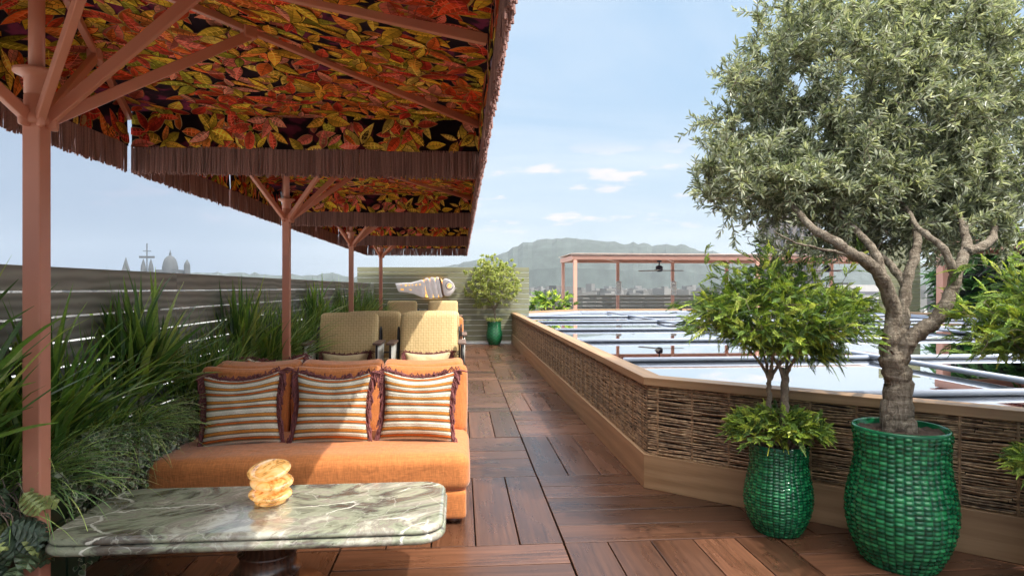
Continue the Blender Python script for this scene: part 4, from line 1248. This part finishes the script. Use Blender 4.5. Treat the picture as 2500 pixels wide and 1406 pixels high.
def ellipsoid_pts(n, c, r, inner=.5, lump=.12, seed=0):
    g = np.random.default_rng(seed)
    d = unit(g.normal(0, 1, (n, 3))); k = g.uniform(inner ** 3, 1, n) ** (1 / 3)
    k = k * (1 + lump * np.sin(d[:, 0] * 6 + seed) * np.cos(d[:, 2] * 7 + d[:, 1] * 5))
    return np.array(c) + d * k[:, None] * np.array(r)


def leaves_on(mb, q, n, L, W, spread, cols, r, start=.25, fold=.2, jit=.25):
    """opposite leaves along the last part of a twig polyline"""
    t = start + (1 - start) * (np.arange(n) + r.random(n)) / n
    idx = t * (len(q) - 1); i0 = np.clip(idx.astype(int), 0, len(q) - 2); f = (idx - i0)[:, None]
    P = q[i0] * (1 - f) + q[i0 + 1] * f; D = unit(q[i0 + 1] - q[i0])
    side = unit(np.cross(D, r.normal(0, 1, (n, 3))))
    dirs = unit(D * r.uniform(.35, 1., (n, 1)) + side * spread + np.array([0, 0, .12]) + r.normal(0, jit, (n, 3)))
    up = unit(np.array([0, -.15, .8]) + r.normal(0, 1.0, (n, 3)))
    c = cols[r.integers(0, len(cols), n)] * r.uniform(.75, 1.25, (n, 1))
    leafcloud(mb, P, dirs, up, L * r.uniform(.65, 1.2, n), W * r.uniform(.8, 1.15, n), c, fold, .08)


def olive():
    r = np.random.default_rng(5)
    t = thing('olive_tree', 'big olive tree with gnarled trunk and dense silvery crown in the large green pot', 'tree', (0, 0, 0))
    S = Skel(); tr = MB()
    S.limb(tr, [(2.40, 3.185, .66), (2.398, 3.187, .75), (2.396, 3.192, .853), (2.415, 3.21, .985), (2.388, 3.213, 1.08), (2.384, 3.214, 1.17)], .076, .066, 18, .10)
    S.limb(tr, [(2.384, 3.214, 1.10), (2.372, 3.214, 1.212), (2.388, 3.213, 1.348), (2.335, 3.197, 1.484), (2.241, 3.165, 1.607), (2.094, 3.137, 1.683), (2.005, 3.14, 1.747), (1.98, 3.32, 1.84), (1.99, 3.55, 2.0), (1.96, 3.85, 2.25)], .050, .013, 12, .09)
    S.limb(tr, [(2.30, 3.181, 1.53), (2.31, 3.25, 1.69), (2.31, 3.42, 1.834), (2.31, 3.7, 2.05), (2.3, 4.0, 2.35), (2.2, 4.1, 2.8)], .028, .009, 10, .08)
    S.limb(tr, [(2.41, 3.225, 1.14), (2.45, 3.245, 1.25), (2.483, 3.265, 1.345), (2.528, 3.302, 1.507), (2.594, 3.336, 1.649), (2.69, 3.42, 1.80), (2.80, 3.65, 1.98), (2.88, 3.95, 2.25), (2.85, 4.1, 2.7)], .042, .012, 12, .09)
    S.limb(tr, [(2.535, 3.30, 1.50), (2.52, 3.38, 1.603), (2.52, 3.6, 1.761), (2.56, 3.9, 1.988), (2.5, 4.1, 2.4)], .028, .008, 9, .08)
    S.limb(tr, [(2.405, 3.20, 1.10), (2.44, 3.178, 1.20), (2.50, 3.150, 1.268), (2.56, 3.13, 1.315), (2.61, 3.118, 1.40), (2.674, 3.129, 1.529), (2.751, 3.162, 1.664), (2.86, 3.26, 1.78), (3.0, 3.5, 1.96), (3.12, 3.85, 2.2), (3.1, 4.05, 2.6)], .050, .012, 12, .10)
    S.limb(tr, [(2.78, 3.175, 1.70), (2.903, 3.19, 1.733), (3.08, 3.32, 1.806), (3.32, 3.55, 1.96), (3.6, 3.85, 2.2)], .030, .010, 9, .08)
    S.limb(tr, [(2.672, 3.130, 1.51), (2.63, 3.093, 1.62), (2.60, 3.14, 1.73), (2.60, 3.3, 1.85), (2.72, 3.6, 2.05), (2.7, 3.9, 2.4)], .026, .008, 9, .08)
    S.limb(tr, [(2.15, 3.15, 1.655), (2.02, 3.12, 1.685), (1.90, 3.10, 1.705), (1.76, 3.10, 1.74), (1.66, 3.14, 1.80)], .011, .003, 6, .05)
    nl = len(S.P)
    # burls at the root collar
    for k in range(7):
        a = r.uniform(0, 6.28); rbox(tr, (2.40 + .05 * math.cos(a), 3.187 + .05 * math.sin(a), .70 + .018 * k), (.085, .085, .17), .04, n=5)
    tw = MB()
    T = np.concatenate([ellipsoid_pts(680, (2.88, 4.12, 2.80), (1.10, .72, .94), .58, .12, 1), ellipsoid_pts(170, (3.45, 4.0, 2.6), (.90, .70, .92), .6, .1, 2),
                        ellipsoid_pts(70, (1.93, 3.80, 2.20), (.42, .40, .28), .3, .1, 3), ellipsoid_pts(110, (2.75, 3.95, 2.12), (.90, .55, .30), .2, .1, 4),
                        ellipsoid_pts(60, (2.45, 3.62, 2.12), (.65, .25, .2), .2, .1, 14), ellipsoid_pts(60, (2.9, 3.55, 2.45), (.8, .2, .45), .3, .1, 17)])
    T = np.concatenate([T, np.array([(1.50, 3.80, 2.16), (1.56, 3.8, 2.28), (1.6, 3.75, 2.02), (1.64, 3.7, 2.50), (1.74, 3.7, 2.85), (1.68, 3.7, 1.92), (1.85, 3.6, 1.80), (2.0, 3.5, 1.72), (1.9, 3.8, 3.25), (2.2, 3.8, 3.6)])])
    T = np.concatenate([T, np.stack([rng.uniform(1.9, 3.5, 210), rng.uniform(3.35, 4.2, 210), rng.uniform(1.76, 2.2, 210)], 1)])
    T = T[T[:, 2] > 1.66]
    # sort from near the limbs outwards
    LP = np.array(S.P)
    d = np.array([np.min(np.linalg.norm(LP - q, axis=1)) for q in T]); T = T[np.argsort(d)]
    cols = np.array([(.28, .305, .215), (.33, .35, .25), (.21, .24, .16), (.42, .44, .33), (.54, .55, .44), (.13, .16, .095)])
    lf = MB()
    first = 60
    for q in T:
        p = S.twig(tw, q, .014, .0012, start=first)
        if p is None: continue
        if q[2] < 2.08 and q[0] < 2.75 and r.random() < .62: continue      # bare fine branches under the crown
        L = np.linalg.norm(p[-1] - p[0])
        k = min(1., .42 / max(L, .05)); i0 = int((1 - k) * (len(p) - 1))
        pp = p[i0:] if len(p) - i0 >= 2 else p[-2:]
        leaves_on(lf, pp, 40, .056, .0140, .75, cols, r, .05, .22)
        # two side sprigs
        for s in range(3):
            a = p[int(r.integers(3, len(p)))]; dd = unit(p[-1] - p[-2] + r.normal(0, .8, 3)); Lq = r.uniform(.10, .22)
            sp = np.array([a, a + dd * Lq * .5 + r.normal(0, .01, 3), a + dd * Lq + np.array([0, 0, -.01])])
            tube(tw, sp, [.0022, .0016, .001], 4, caps=False)
            leaves_on(lf, sp, 23, .053, .0132, .75, cols, r, .1, .22)
    tr.merge(tw, 1); tr.build('trunk', [M['olivebark'], M['twig']], t, True); lf.build('crown', M['oliveleaf'], t)
olive()


def spray(mb, base, d, L, cols, r, nl=22, lw=.011, ll=.042):
    """flat feathery spray: leaflets both sides of a drooping axis"""
    d = unit(d); tt = np.linspace(0, 1, nl)
    ax = base + d * (tt * L)[:, None] + np.array([0, 0, -1.]) * (tt ** 2 * L * .22)[:, None]
    n = unit(np.cross(np.cross(d, [0, 0, 1.]), d) + r.normal(0, .75, 3) + [0, -.25, 0]); s = unit(np.cross(d, n))
    P, D = [], []
    for sg in (1, -1):
        P.append(ax); D.append(d * .75 + sg * s * .75 + np.array([0, 0, -.18]) + r.normal(0, .12, (nl, 3)))
    P.append(ax[-3:]); D.append(np.repeat(d[None] + [0, 0, -.3], 3, 0))
    P = np.concatenate(P); D = np.concatenate(D)
    lk = np.concatenate([np.sin(np.pi * (.15 + .8 * tt)), np.sin(np.pi * (.15 + .8 * tt)), [1, 1, 1]]) * ll
    base_c = cols[int(r.integers(len(cols)))] * r.uniform(.8, 1.2)
    c = base_c * r.uniform(.75, 1.25, (len(P), 1)) * np.concatenate([.8 + .5 * tt, .8 + .5 * tt, [1.3] * 3])[:, None]
    leafcloud(mb, P, D, np.repeat(n[None], len(P), 0) + r.normal(0, .2, (len(P), 3)), lk, lw, c, .15, .1)

GREENS = np.array([(.23, .315, .05), (.165, .25, .045), (.31, .38, .065), (.11, .18, .04), (.42, .46, .09), (.065, .12, .03), (.085, .15, .035)])

def topiary(label, loc, seed, dens=1.):
    r = np.random.default_rng(seed)
    t = thing('topiary_shrub', label, 'shrub', loc)
    S = Skel(); tr = MB(); tw = MB(); lf = MB()
    S.limb(tr, [(.03, -.03, .48), (.035, -.03, .62), (.03, -.02, .80), (.035, -.02, .93), (.03, -.01, 1.00)], .028, .022, 9, .08)
    S.limb(tr, [(-.045, .03, .48), (-.05, .02, .65), (-.045, .02, .84), (-.05, .01, .93), (-.04, .0, 1.02)], .017, .013, 8, .08)
    for k in range(9):
        a = k * 6.28 / 9 + r.normal(0, .2); e = np.array([math.cos(a), math.sin(a), 0]); b = np.array([.03, -.02, .93]) if k % 2 else np.array([-.045, .01, .93])
        S.limb(tr, [b, b + e * .05 + [0, 0, .09], b + e * .16 + [0, 0, .22], b + e * .30 + [0, 0, .36]], .012, .004, 6, .06)
    T = np.concatenate([ellipsoid_pts(int(330 * dens), (0, 0, 1.35), (.53, .50, .215), .55, .16, seed), ellipsoid_pts(int(50 * dens), (-.05, .0, 1.58), (.32, .32, .17), .3, .2, seed + 1),
                        ellipsoid_pts(int(22 * dens), (.25, -.08, 1.10), (.10, .10, .06), .2, .1, seed + 2), ellipsoid_pts(int(70 * dens), (0, 0, 1.22), (.40, .40, .10), .3, .2, seed + 3)])
    d = np.linalg.norm(T - [0, 0, 1.05], axis=1); T = T[np.argsort(d)]
    c = np.array([0, 0, 1.15])
    for q in T:
        p = S.twig(tw, q, .007, .001, minr=.0016, start=12)
        if p is None: continue
        out = unit(q - c)
        for s in range(8):
            spray(lf, p[-1] - out * .018 * s + r.normal(0, .018, 3), out * .7 + r.normal(0, .7, 3) + [0, 0, .12], r.uniform(.05, .105), GREENS, r, 15, .0062, .020)
    for k in range(int(26 * dens)):           # lobes that break the outline
        a = r.uniform(0, 6.283); q = np.array([math.cos(a) * r.uniform(.46, .60), math.sin(a) * r.uniform(.4, .55), r.uniform(1.18, 1.46)])
        p = S.twig(tw, q, .006, .001, minr=.0016, start=12)
        if p is None: continue
        for s in range(7): spray(lf, p[-1 - s % 3] + r.normal(0, .02, 3), unit(q - c) + r.normal(0, .5, 3), r.uniform(.06, .11), GREENS, r, 14, .0064, .021)
    # wispy shoots at the top
    for k in range(16):
        q = np.array([r.uniform(-.42, .40), r.uniform(-.3, .3), r.uniform(1.55, 1.80) - abs(0)])
        p = S.twig(tw, q, .005, .001, minr=.0014, start=12)
        if p is not None:
            for s in range(4): spray(lf, p[-1 - s], unit(p[-1] - p[-3]) + r.normal(0, .5, 3), r.uniform(.05, .10), GREENS, r, 14, .007, .026)
    # skirt of foliage in the pot
    st = MB()
    for k in range(int(150 * dens)):
        a = r.uniform(0, 6.28); rr = .27 * math.sqrt(r.random()); q = np.array([rr * math.cos(a), rr * math.sin(a), .58 + .17 * math.sqrt(max(0, 1 - (rr / .29) ** 2)) * r.uniform(.2, 1) + .0])
        b = np.array([q[0] * .35, q[1] * .35, .49]); tube(st, [b, (b + q) / 2 + r.normal(0, .01, 3), q], [.003, .0025, .0012], 4, caps=False)
        for s in range(6): spray(lf, q + r.normal(0, .012, 3), np.array([math.cos(a), math.sin(a), .35]) + r.normal(0, .6, 3), r.uniform(.05, .085), GREENS, r, 12, .008, .024)
    tr.merge(tw, 1); tr.build('trunk', [M['bark'], M['twig']], t, True); st.build('stems', M['twig'], t, True); lf.build('crown', M['leaf'], t)
    return t
topiary('two-stemmed feathery green topiary shrub with a leafy skirt in the small woven pot', (1.96, 3.66, 0), 31)
topiary('feathery green topiary shrub cut off by the right edge of the view', (3.0, 2.73, 0), 47)


def small_tree(label, loc, seed):
    r = np.random.default_rng(seed)
    t = thing('potted_tree', label, 'tree', loc)
    S = Skel(); tr = MB(); tw = MB(); lf = MB()
    S.limb(tr, [(0, 0, .55), (.02, 0, .75), (.0, .01, .95), (.03, 0, 1.05)], .03, .02, 8)
    for k in range(7):
        a = k * .9; e = np.array([math.cos(a), math.sin(a), 0]); S.limb(tr, [(.0, 0, .88), tuple(e * .12 + [0, 0, 1.1]), tuple(e * .32 + [0, 0, 1.4]), tuple(e * .42 + [0, 0, 1.75])], .014, .004, 6)
    T = np.concatenate([ellipsoid_pts(430, (0, 0, 1.62), (.76, .6, .62), .35, .22, seed), ellipsoid_pts(60, (-.1, 0, 2.05), (.38, .38, .34), .3, .2, seed + 1), ellipsoid_pts(16, (-.42, -.1, 1.02), (.14, .14, .1), .2, .1, seed + 2)])
    T = T[np.argsort(np.linalg.norm(T - [0, 0, 1.0], axis=1))]
    cols = np.array([(.42, .46, .14), (.52, .53, .20), (.32, .39, .12), (.60, .58, .30), (.24, .30, .09)])
    for q in T:
        p = S.twig(tw, q, .007, .0012, minr=.002, n=4)
        if p is None: continue
        leaves_on(lf, p, 46, .052, .024, .9, cols, r, .45, .15, .6)
    for k in range(60):
        a = r.uniform(0, 6.28); q = np.array([.2 * math.cos(a), .2 * math.sin(a), .66]) * [1, 1, 1]; sp = np.array([[q[0] * .3, q[1] * .3, .58], q * [.8, .8, 1.02], q])
        leaves_on(lf, sp, 12, .05, .024, .8, cols * 1.1, r, .2, .15, .5)
    tr.merge(tw, 1); tr.build('trunk', [M['bark'], M['twig']], t, True); lf.build('crown', M['leaf'], t)
small_tree('pale yellow-green small-leaved tree in the distant green pot by the screen', (.885, 16.30, 0), 61)


def bush(label, loc, rad, seed, n=90, z0=.0):
    r = np.random.default_rng(seed); t = thing('low_shrub', label, 'shrub', loc)
    lf = MB(); st = MB()
    for q in ellipsoid_pts(n, (0, 0, rad[2] * .55), rad, .3, .2, seed):
        if q[2] < 0: continue
        tube(st, [(q[0] * .2, q[1] * .2, 0), q * .6, q], [.008, .006, .002], 4, caps=False)
        for s in range(3): spray(lf, q, unit(q) + r.normal(0, .6, 3), r.uniform(.14, .26), GREENS * 1.35, r, 12, .03, .085)
    st.build('stems', M['twig'], t, True); lf.build('crown', M['leaf'], t)
bush('bright green low shrub at the left end of the far pergola, beyond the glass roof', (3.05, 20.6, .62), (.75, .5, .50), 71)
mb = MB(); box(mb, (3.05, 20.6, .3), (1.9, .8, .6)); tag(mb.build('planter_box', M['trough'], bevel=.01), 'dark green planter box under the low shrub by the far pergola', 'planter')
bush('bright green low shrub beside the tall slatted screen, behind the olive trunk', (13.1, 19.9, .62), (.9, .5, .55), 73)
mb = MB(); box(mb, (13.05, 19.9, .3), (1.9, .8, .6)); tag(mb.build('planter_box', M['trough'], bevel=.01), 'dark green planter box under the shrub by the tall screen', 'planter')


def green_wall():
    r = np.random.default_rng(81)
    t = thing('fern_wall', 'living wall of lush ferns and broad leaves behind the right pergola', 'green wall', (15.9, 11.5, 0))
    mb = MB(); box(mb, (.1, 0, 1.6), (.15, 15.6, 3.2)); mb.build('wall', plain('wall_felt', (.02, .035, .015), .95), t)
    lf = MB(); cols = np.array([(.07, .21, .055), (.045, .13, .045), (.11, .27, .08), (.16, .32, .10), (.04, .09, .04), (.08, .085, .09)])
    for k in range(900):
        y = 7.6 - 15.2 * r.random() ** 1.6; z = r.uniform(.15, 3.15)
        b = np.array([0, y, z]); d = np.array([-r.uniform(.4, 1), r.normal(0, .5), r.uniform(-.6, .5)])
        spray(lf, b, d, r.uniform(.35, .7), cols, r, 16, .05, .15)
    lf.build('ferns', M['leaf'], t)
green_wall()

# ================================================================== PLANTER AND ITS PLANTS
t = thing('planter_trough', 'long dark green clad planter trough running along the slat fence', 'planter')
mb = MB(); box(mb, (-2.02, 7.3, .16), (.05, 18.6, .32)); box(mb, (-2.26, 7.3, .25), (.04, 18.6, .5)); mb.build('plinth', M['trough'], t, bevel=.004)
mb = MB()
k = -1.95
while k < 16.5:
    box(mb, (-2.012, k + .15, .425), (.05, .292, .165), col=rnd3()); k += .30
mb.build('front_panel', M['trough'], t, bevel=.005)
mb = MB()
k = -1.95
while k < 16.5: box(mb, (-1.992, k + .07, .155), (.012, .012, .29)); k += .14
mb.build('ribs', M['trough'], t)
mb = MB(); box(mb, (-2.0, 7.3, .331), (.06, 18.5, .018)); box(mb, (-2.13, 7.3, .46), (.20, 18.5, .02)); mb.build('ledge', M['trough'], t)
mb = MB(); box(mb, (-2.13, 7.3, .475), (.19, 18.4, .02)); mb.build('soil', M['soil'], t)

BG = np.array([(.12, .235, .045), (.085, .18, .04), (.18, .30, .055), (.24, .35, .07), (.065, .135, .035), (.29, .36, .10)])
def strap(name, label, cat, y, n, L, w, lean, droop, seed, x=-2.13, z=.50, cols=BG, spread=.05, stem=0., group=None, azr=None):
    r = np.random.default_rng(seed)
    t = thing(name, label, cat, (x, y, z), group=group); t['kind'] = 'thing'
    mb = MB()
    for k in range(n):
        a = r.uniform(0, 6.283) if azr is None else r.uniform(*azr); b = np.array([r.normal(0, spread), r.normal(0, spread * 1.6), stem * r.uniform(.75, 1.)])
        u = r.random() ** .8
        ln = lean[0] + (lean[1] - lean[0]) * u
        # leaves leaning into the fence turn upright
        if math.cos(a) < -.2: ln *= .35
        c = cols[int(r.integers(len(cols)))] * r.uniform(.7, 1.25)
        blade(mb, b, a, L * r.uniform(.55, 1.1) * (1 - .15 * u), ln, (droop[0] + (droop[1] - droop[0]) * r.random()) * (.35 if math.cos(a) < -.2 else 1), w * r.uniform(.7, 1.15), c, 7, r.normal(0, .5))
    mb.build('leaves', M['grass'], t)
    if stem:
        s = MB(); tube(s, [(0, 0, -.03), (.01, 0, stem * .5), (0, 0, stem)], [.022, .02, .014], 8); s.build('stem', M['bark'], t, True)
    return t
E1 = 'spiky cordylines in the planter'; E2 = 'grass tufts in the planter'
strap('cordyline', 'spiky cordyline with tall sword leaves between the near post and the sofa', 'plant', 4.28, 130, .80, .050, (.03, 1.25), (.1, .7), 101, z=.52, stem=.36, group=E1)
strap('cordyline', 'spiky cordyline with brighter green leaves beside the third post', 'plant', 9.3, 95, .74, .042, (.03, 1.2), (.1, .6), 102, z=.55, stem=.42, cols=BG * 1.25, group=E1)  # leaf colours brightened over the other cordylines
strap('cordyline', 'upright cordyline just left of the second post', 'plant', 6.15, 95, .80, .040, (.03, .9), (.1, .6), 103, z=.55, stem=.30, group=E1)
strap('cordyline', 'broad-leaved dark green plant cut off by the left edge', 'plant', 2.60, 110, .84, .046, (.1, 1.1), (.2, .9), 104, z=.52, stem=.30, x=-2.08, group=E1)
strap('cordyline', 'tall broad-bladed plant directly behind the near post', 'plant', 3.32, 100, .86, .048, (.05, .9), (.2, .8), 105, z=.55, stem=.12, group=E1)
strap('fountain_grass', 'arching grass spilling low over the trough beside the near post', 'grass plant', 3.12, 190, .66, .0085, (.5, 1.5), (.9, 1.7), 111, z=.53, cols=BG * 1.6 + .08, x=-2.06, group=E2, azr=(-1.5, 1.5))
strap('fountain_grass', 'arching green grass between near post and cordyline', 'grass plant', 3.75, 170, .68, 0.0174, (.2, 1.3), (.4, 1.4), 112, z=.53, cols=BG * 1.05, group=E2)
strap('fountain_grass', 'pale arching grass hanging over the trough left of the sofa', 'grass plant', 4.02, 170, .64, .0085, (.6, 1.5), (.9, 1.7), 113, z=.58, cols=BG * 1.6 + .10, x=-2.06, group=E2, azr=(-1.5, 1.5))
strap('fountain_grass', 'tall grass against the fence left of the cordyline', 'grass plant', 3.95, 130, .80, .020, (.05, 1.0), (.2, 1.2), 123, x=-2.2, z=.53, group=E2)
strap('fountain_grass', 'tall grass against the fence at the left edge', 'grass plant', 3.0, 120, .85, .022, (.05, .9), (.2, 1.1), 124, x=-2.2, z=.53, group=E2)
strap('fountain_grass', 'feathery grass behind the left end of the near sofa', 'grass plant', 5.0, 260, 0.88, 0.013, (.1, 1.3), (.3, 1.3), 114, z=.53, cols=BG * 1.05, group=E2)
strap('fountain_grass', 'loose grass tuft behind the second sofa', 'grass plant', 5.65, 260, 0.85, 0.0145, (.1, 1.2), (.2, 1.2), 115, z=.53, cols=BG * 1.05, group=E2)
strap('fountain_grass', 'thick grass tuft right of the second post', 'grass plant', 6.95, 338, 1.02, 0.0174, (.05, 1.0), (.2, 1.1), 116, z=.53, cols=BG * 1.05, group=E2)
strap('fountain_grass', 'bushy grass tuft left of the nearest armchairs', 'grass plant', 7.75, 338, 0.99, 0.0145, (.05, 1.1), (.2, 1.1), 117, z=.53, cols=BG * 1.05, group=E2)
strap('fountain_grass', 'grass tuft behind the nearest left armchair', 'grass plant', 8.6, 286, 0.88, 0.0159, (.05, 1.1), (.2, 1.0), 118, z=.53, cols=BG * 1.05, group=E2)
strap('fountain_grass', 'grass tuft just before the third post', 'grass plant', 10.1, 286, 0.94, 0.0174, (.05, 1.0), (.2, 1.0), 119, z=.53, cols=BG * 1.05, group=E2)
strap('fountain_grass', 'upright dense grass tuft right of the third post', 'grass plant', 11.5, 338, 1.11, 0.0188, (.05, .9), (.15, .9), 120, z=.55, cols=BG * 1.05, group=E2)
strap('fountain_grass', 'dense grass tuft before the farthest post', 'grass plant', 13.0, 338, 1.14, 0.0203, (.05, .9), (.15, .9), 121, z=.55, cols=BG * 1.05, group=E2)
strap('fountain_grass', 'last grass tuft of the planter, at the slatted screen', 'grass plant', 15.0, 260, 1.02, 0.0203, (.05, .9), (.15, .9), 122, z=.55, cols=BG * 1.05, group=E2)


def ivy(label, y, L, seed, n=34, x=-2.0, span=.32, zl=.45):
    """trailing stems with small pale-edged leaves"""
    r = np.random.default_rng(seed); t = thing('trailing_ivy', label, 'ivy', (x, y, .5), group='variegated ivy trailing from the planter'); t['kind'] = 'thing'
    st = MB(); lf = MB()
    for k in range(n):
        yy = r.normal(0, span * .5); top = np.array([-.10 + r.normal(0, .03), yy, .05 + r.uniform(0, .12)]); l = zl * r.uniform(.3, 1.05)
        q = spline([top, top + [.10, r.normal(0, .03), .03], top + [.16 + r.uniform(0, .06), r.normal(0, .05), -.08], top + [.15 + r.uniform(0, .05), r.normal(0, .07), -.08 - l * .5], top + [.14 + r.uniform(0, .05), r.normal(0, .08), -.08 - l]], 5)
        tube(st, q, .0018, 4, caps=False)
        m = int(16 + 44 * l); i = r.integers(0, len(q), m); P = q[i] + r.normal(0, .012, (m, 3)); D = unit(r.normal(0, 1, (m, 3)) + [.7, 0, -.25]); U = unit(r.normal(0, .6, (m, 3)) + [.6, -.1, .6])
        g = np.array([(.11, .18, .07), (.08, .14, .06), (.15, .22, .095)])[r.integers(0, 3, m)]
        s = r.uniform(.022, .038, m)
        leafcloud(lf, P, D, U, s * 1.12, s * 1.05, np.array([(.60, .62, .46)]) * r.uniform(.5, 1.1, (m, 1)), .12, .25)
        leafcloud(lf, P + D * (s * .08)[:, None] + U * .0016, D, U, s * .86, s * .72, g, .12, .25)
    st.build('stems', M['twig'], t); lf.build('leaves', M['thick'], t)
ivy('variegated ivy trailing over the trough right of the near post', 3.55, .4, 131, 46)
ivy('variegated ivy hanging beside the left corner of the near sofa', 4.15, .4, 132, 60)
ivy('dark ivy mass against the left end of the near sofa', 4.72, .4, 133, 70, span=.5, zl=.3)
ivy('dark ivy under the grass beside the second post', 7.35, .4, 134, 50, span=.5, zl=.3)


def monstera(label, y, seed):
    r = np.random.default_rng(seed); t = thing('monstera', label, 'plant', (-2.0, y, .5))
    lf = MB(); st = MB()
    for k in range(46):
        base = np.array([-.08 + r.normal(0, .03), r.normal(0, .16), r.uniform(0, .10)])
        out = unit([1, r.normal(0, .45), r.uniform(-.3, .5)]); reach = r.uniform(.05, .24); dz = -r.uniform(-.12, .38)
        p = base + out * reach + [0.06, 0, dz]; L = r.uniform(.095, .145)
        tube(st, spline([base, base + [.1, 0, .06], p + [-.02, 0, .04], p], 4), .003, 5, caps=False)
        d = unit([r.uniform(.0, .7), r.normal(0, .4), -r.uniform(.6, 1.)]); n = unit(np.array([1, r.normal(0, .35), .35]) - d * (np.array([1, 0, .35]) @ d)); s = np.cross(d, n)
        c = np.array([(.06, .09, .05), (.08, .115, .06), (.05, .075, .05), (.22, .26, .09)][int(r.integers(4))]) * r.uniform(.8, 1.2)
        # lobed blade: six lobes each side of the midrib
        for sg in (1, -1):
            m = 6
            for i in range(m):
                t0, t1 = i / m, (i + .86) / m
                w0 = math.sin(math.pi * (.12 + .80 * t0)) ** .7 * L * .46; w1 = math.sin(math.pi * (.12 + .80 * t1)) ** .7 * L * .46
                a0 = p + d * L * t0; a1 = p + d * L * min(1, t1 + .02); tm = (t0 + t1) / 2
                e0 = a0 + s * sg * w0 + d * L * .10 - n * w0 * .25; e1 = a1 + s * sg * w1 + d * L * .07 - n * w1 * .25
                mm = (a0 + a1) / 2 + s * sg * (w0 + w1) * .27 + d * L * .05 + n * .006
                lf.add([a0, a1, e1, e0, mm], [(0, 1, 4), (1, 2, 4), (2, 3, 4), (3, 0, 4)], np.array([c * 1.25, c, c * .9, c]) * (1 + .25 * (i % 2)))
    st.build('stems', M['twig'], t, True); lf.build('leaves', M['thick'], t)
monstera('split-leaf monstera hanging over the trough at the left edge', 2.66, 141)

# ================================================================== HAZE
mb = MB(); box(mb, (0, 1400, 107), (9000, 4400, 264))
m = bpy.data.materials.new('haze'); m.use_nodes = True; nt = m.node_tree; nt.nodes.clear()
vol = N(nt, 'ShaderNodeVolumePrincipled', {'Color': (.86, .93, 1., 1), 'Density': .00009, 'Anisotropy': .3})
N(nt, 'ShaderNodeOutputMaterial', {'Volume': vol.outputs[0]})
hz = mb.build('haze', m); tag(hz, 'pale haze over the distant town', 'haze', kind='stuff')
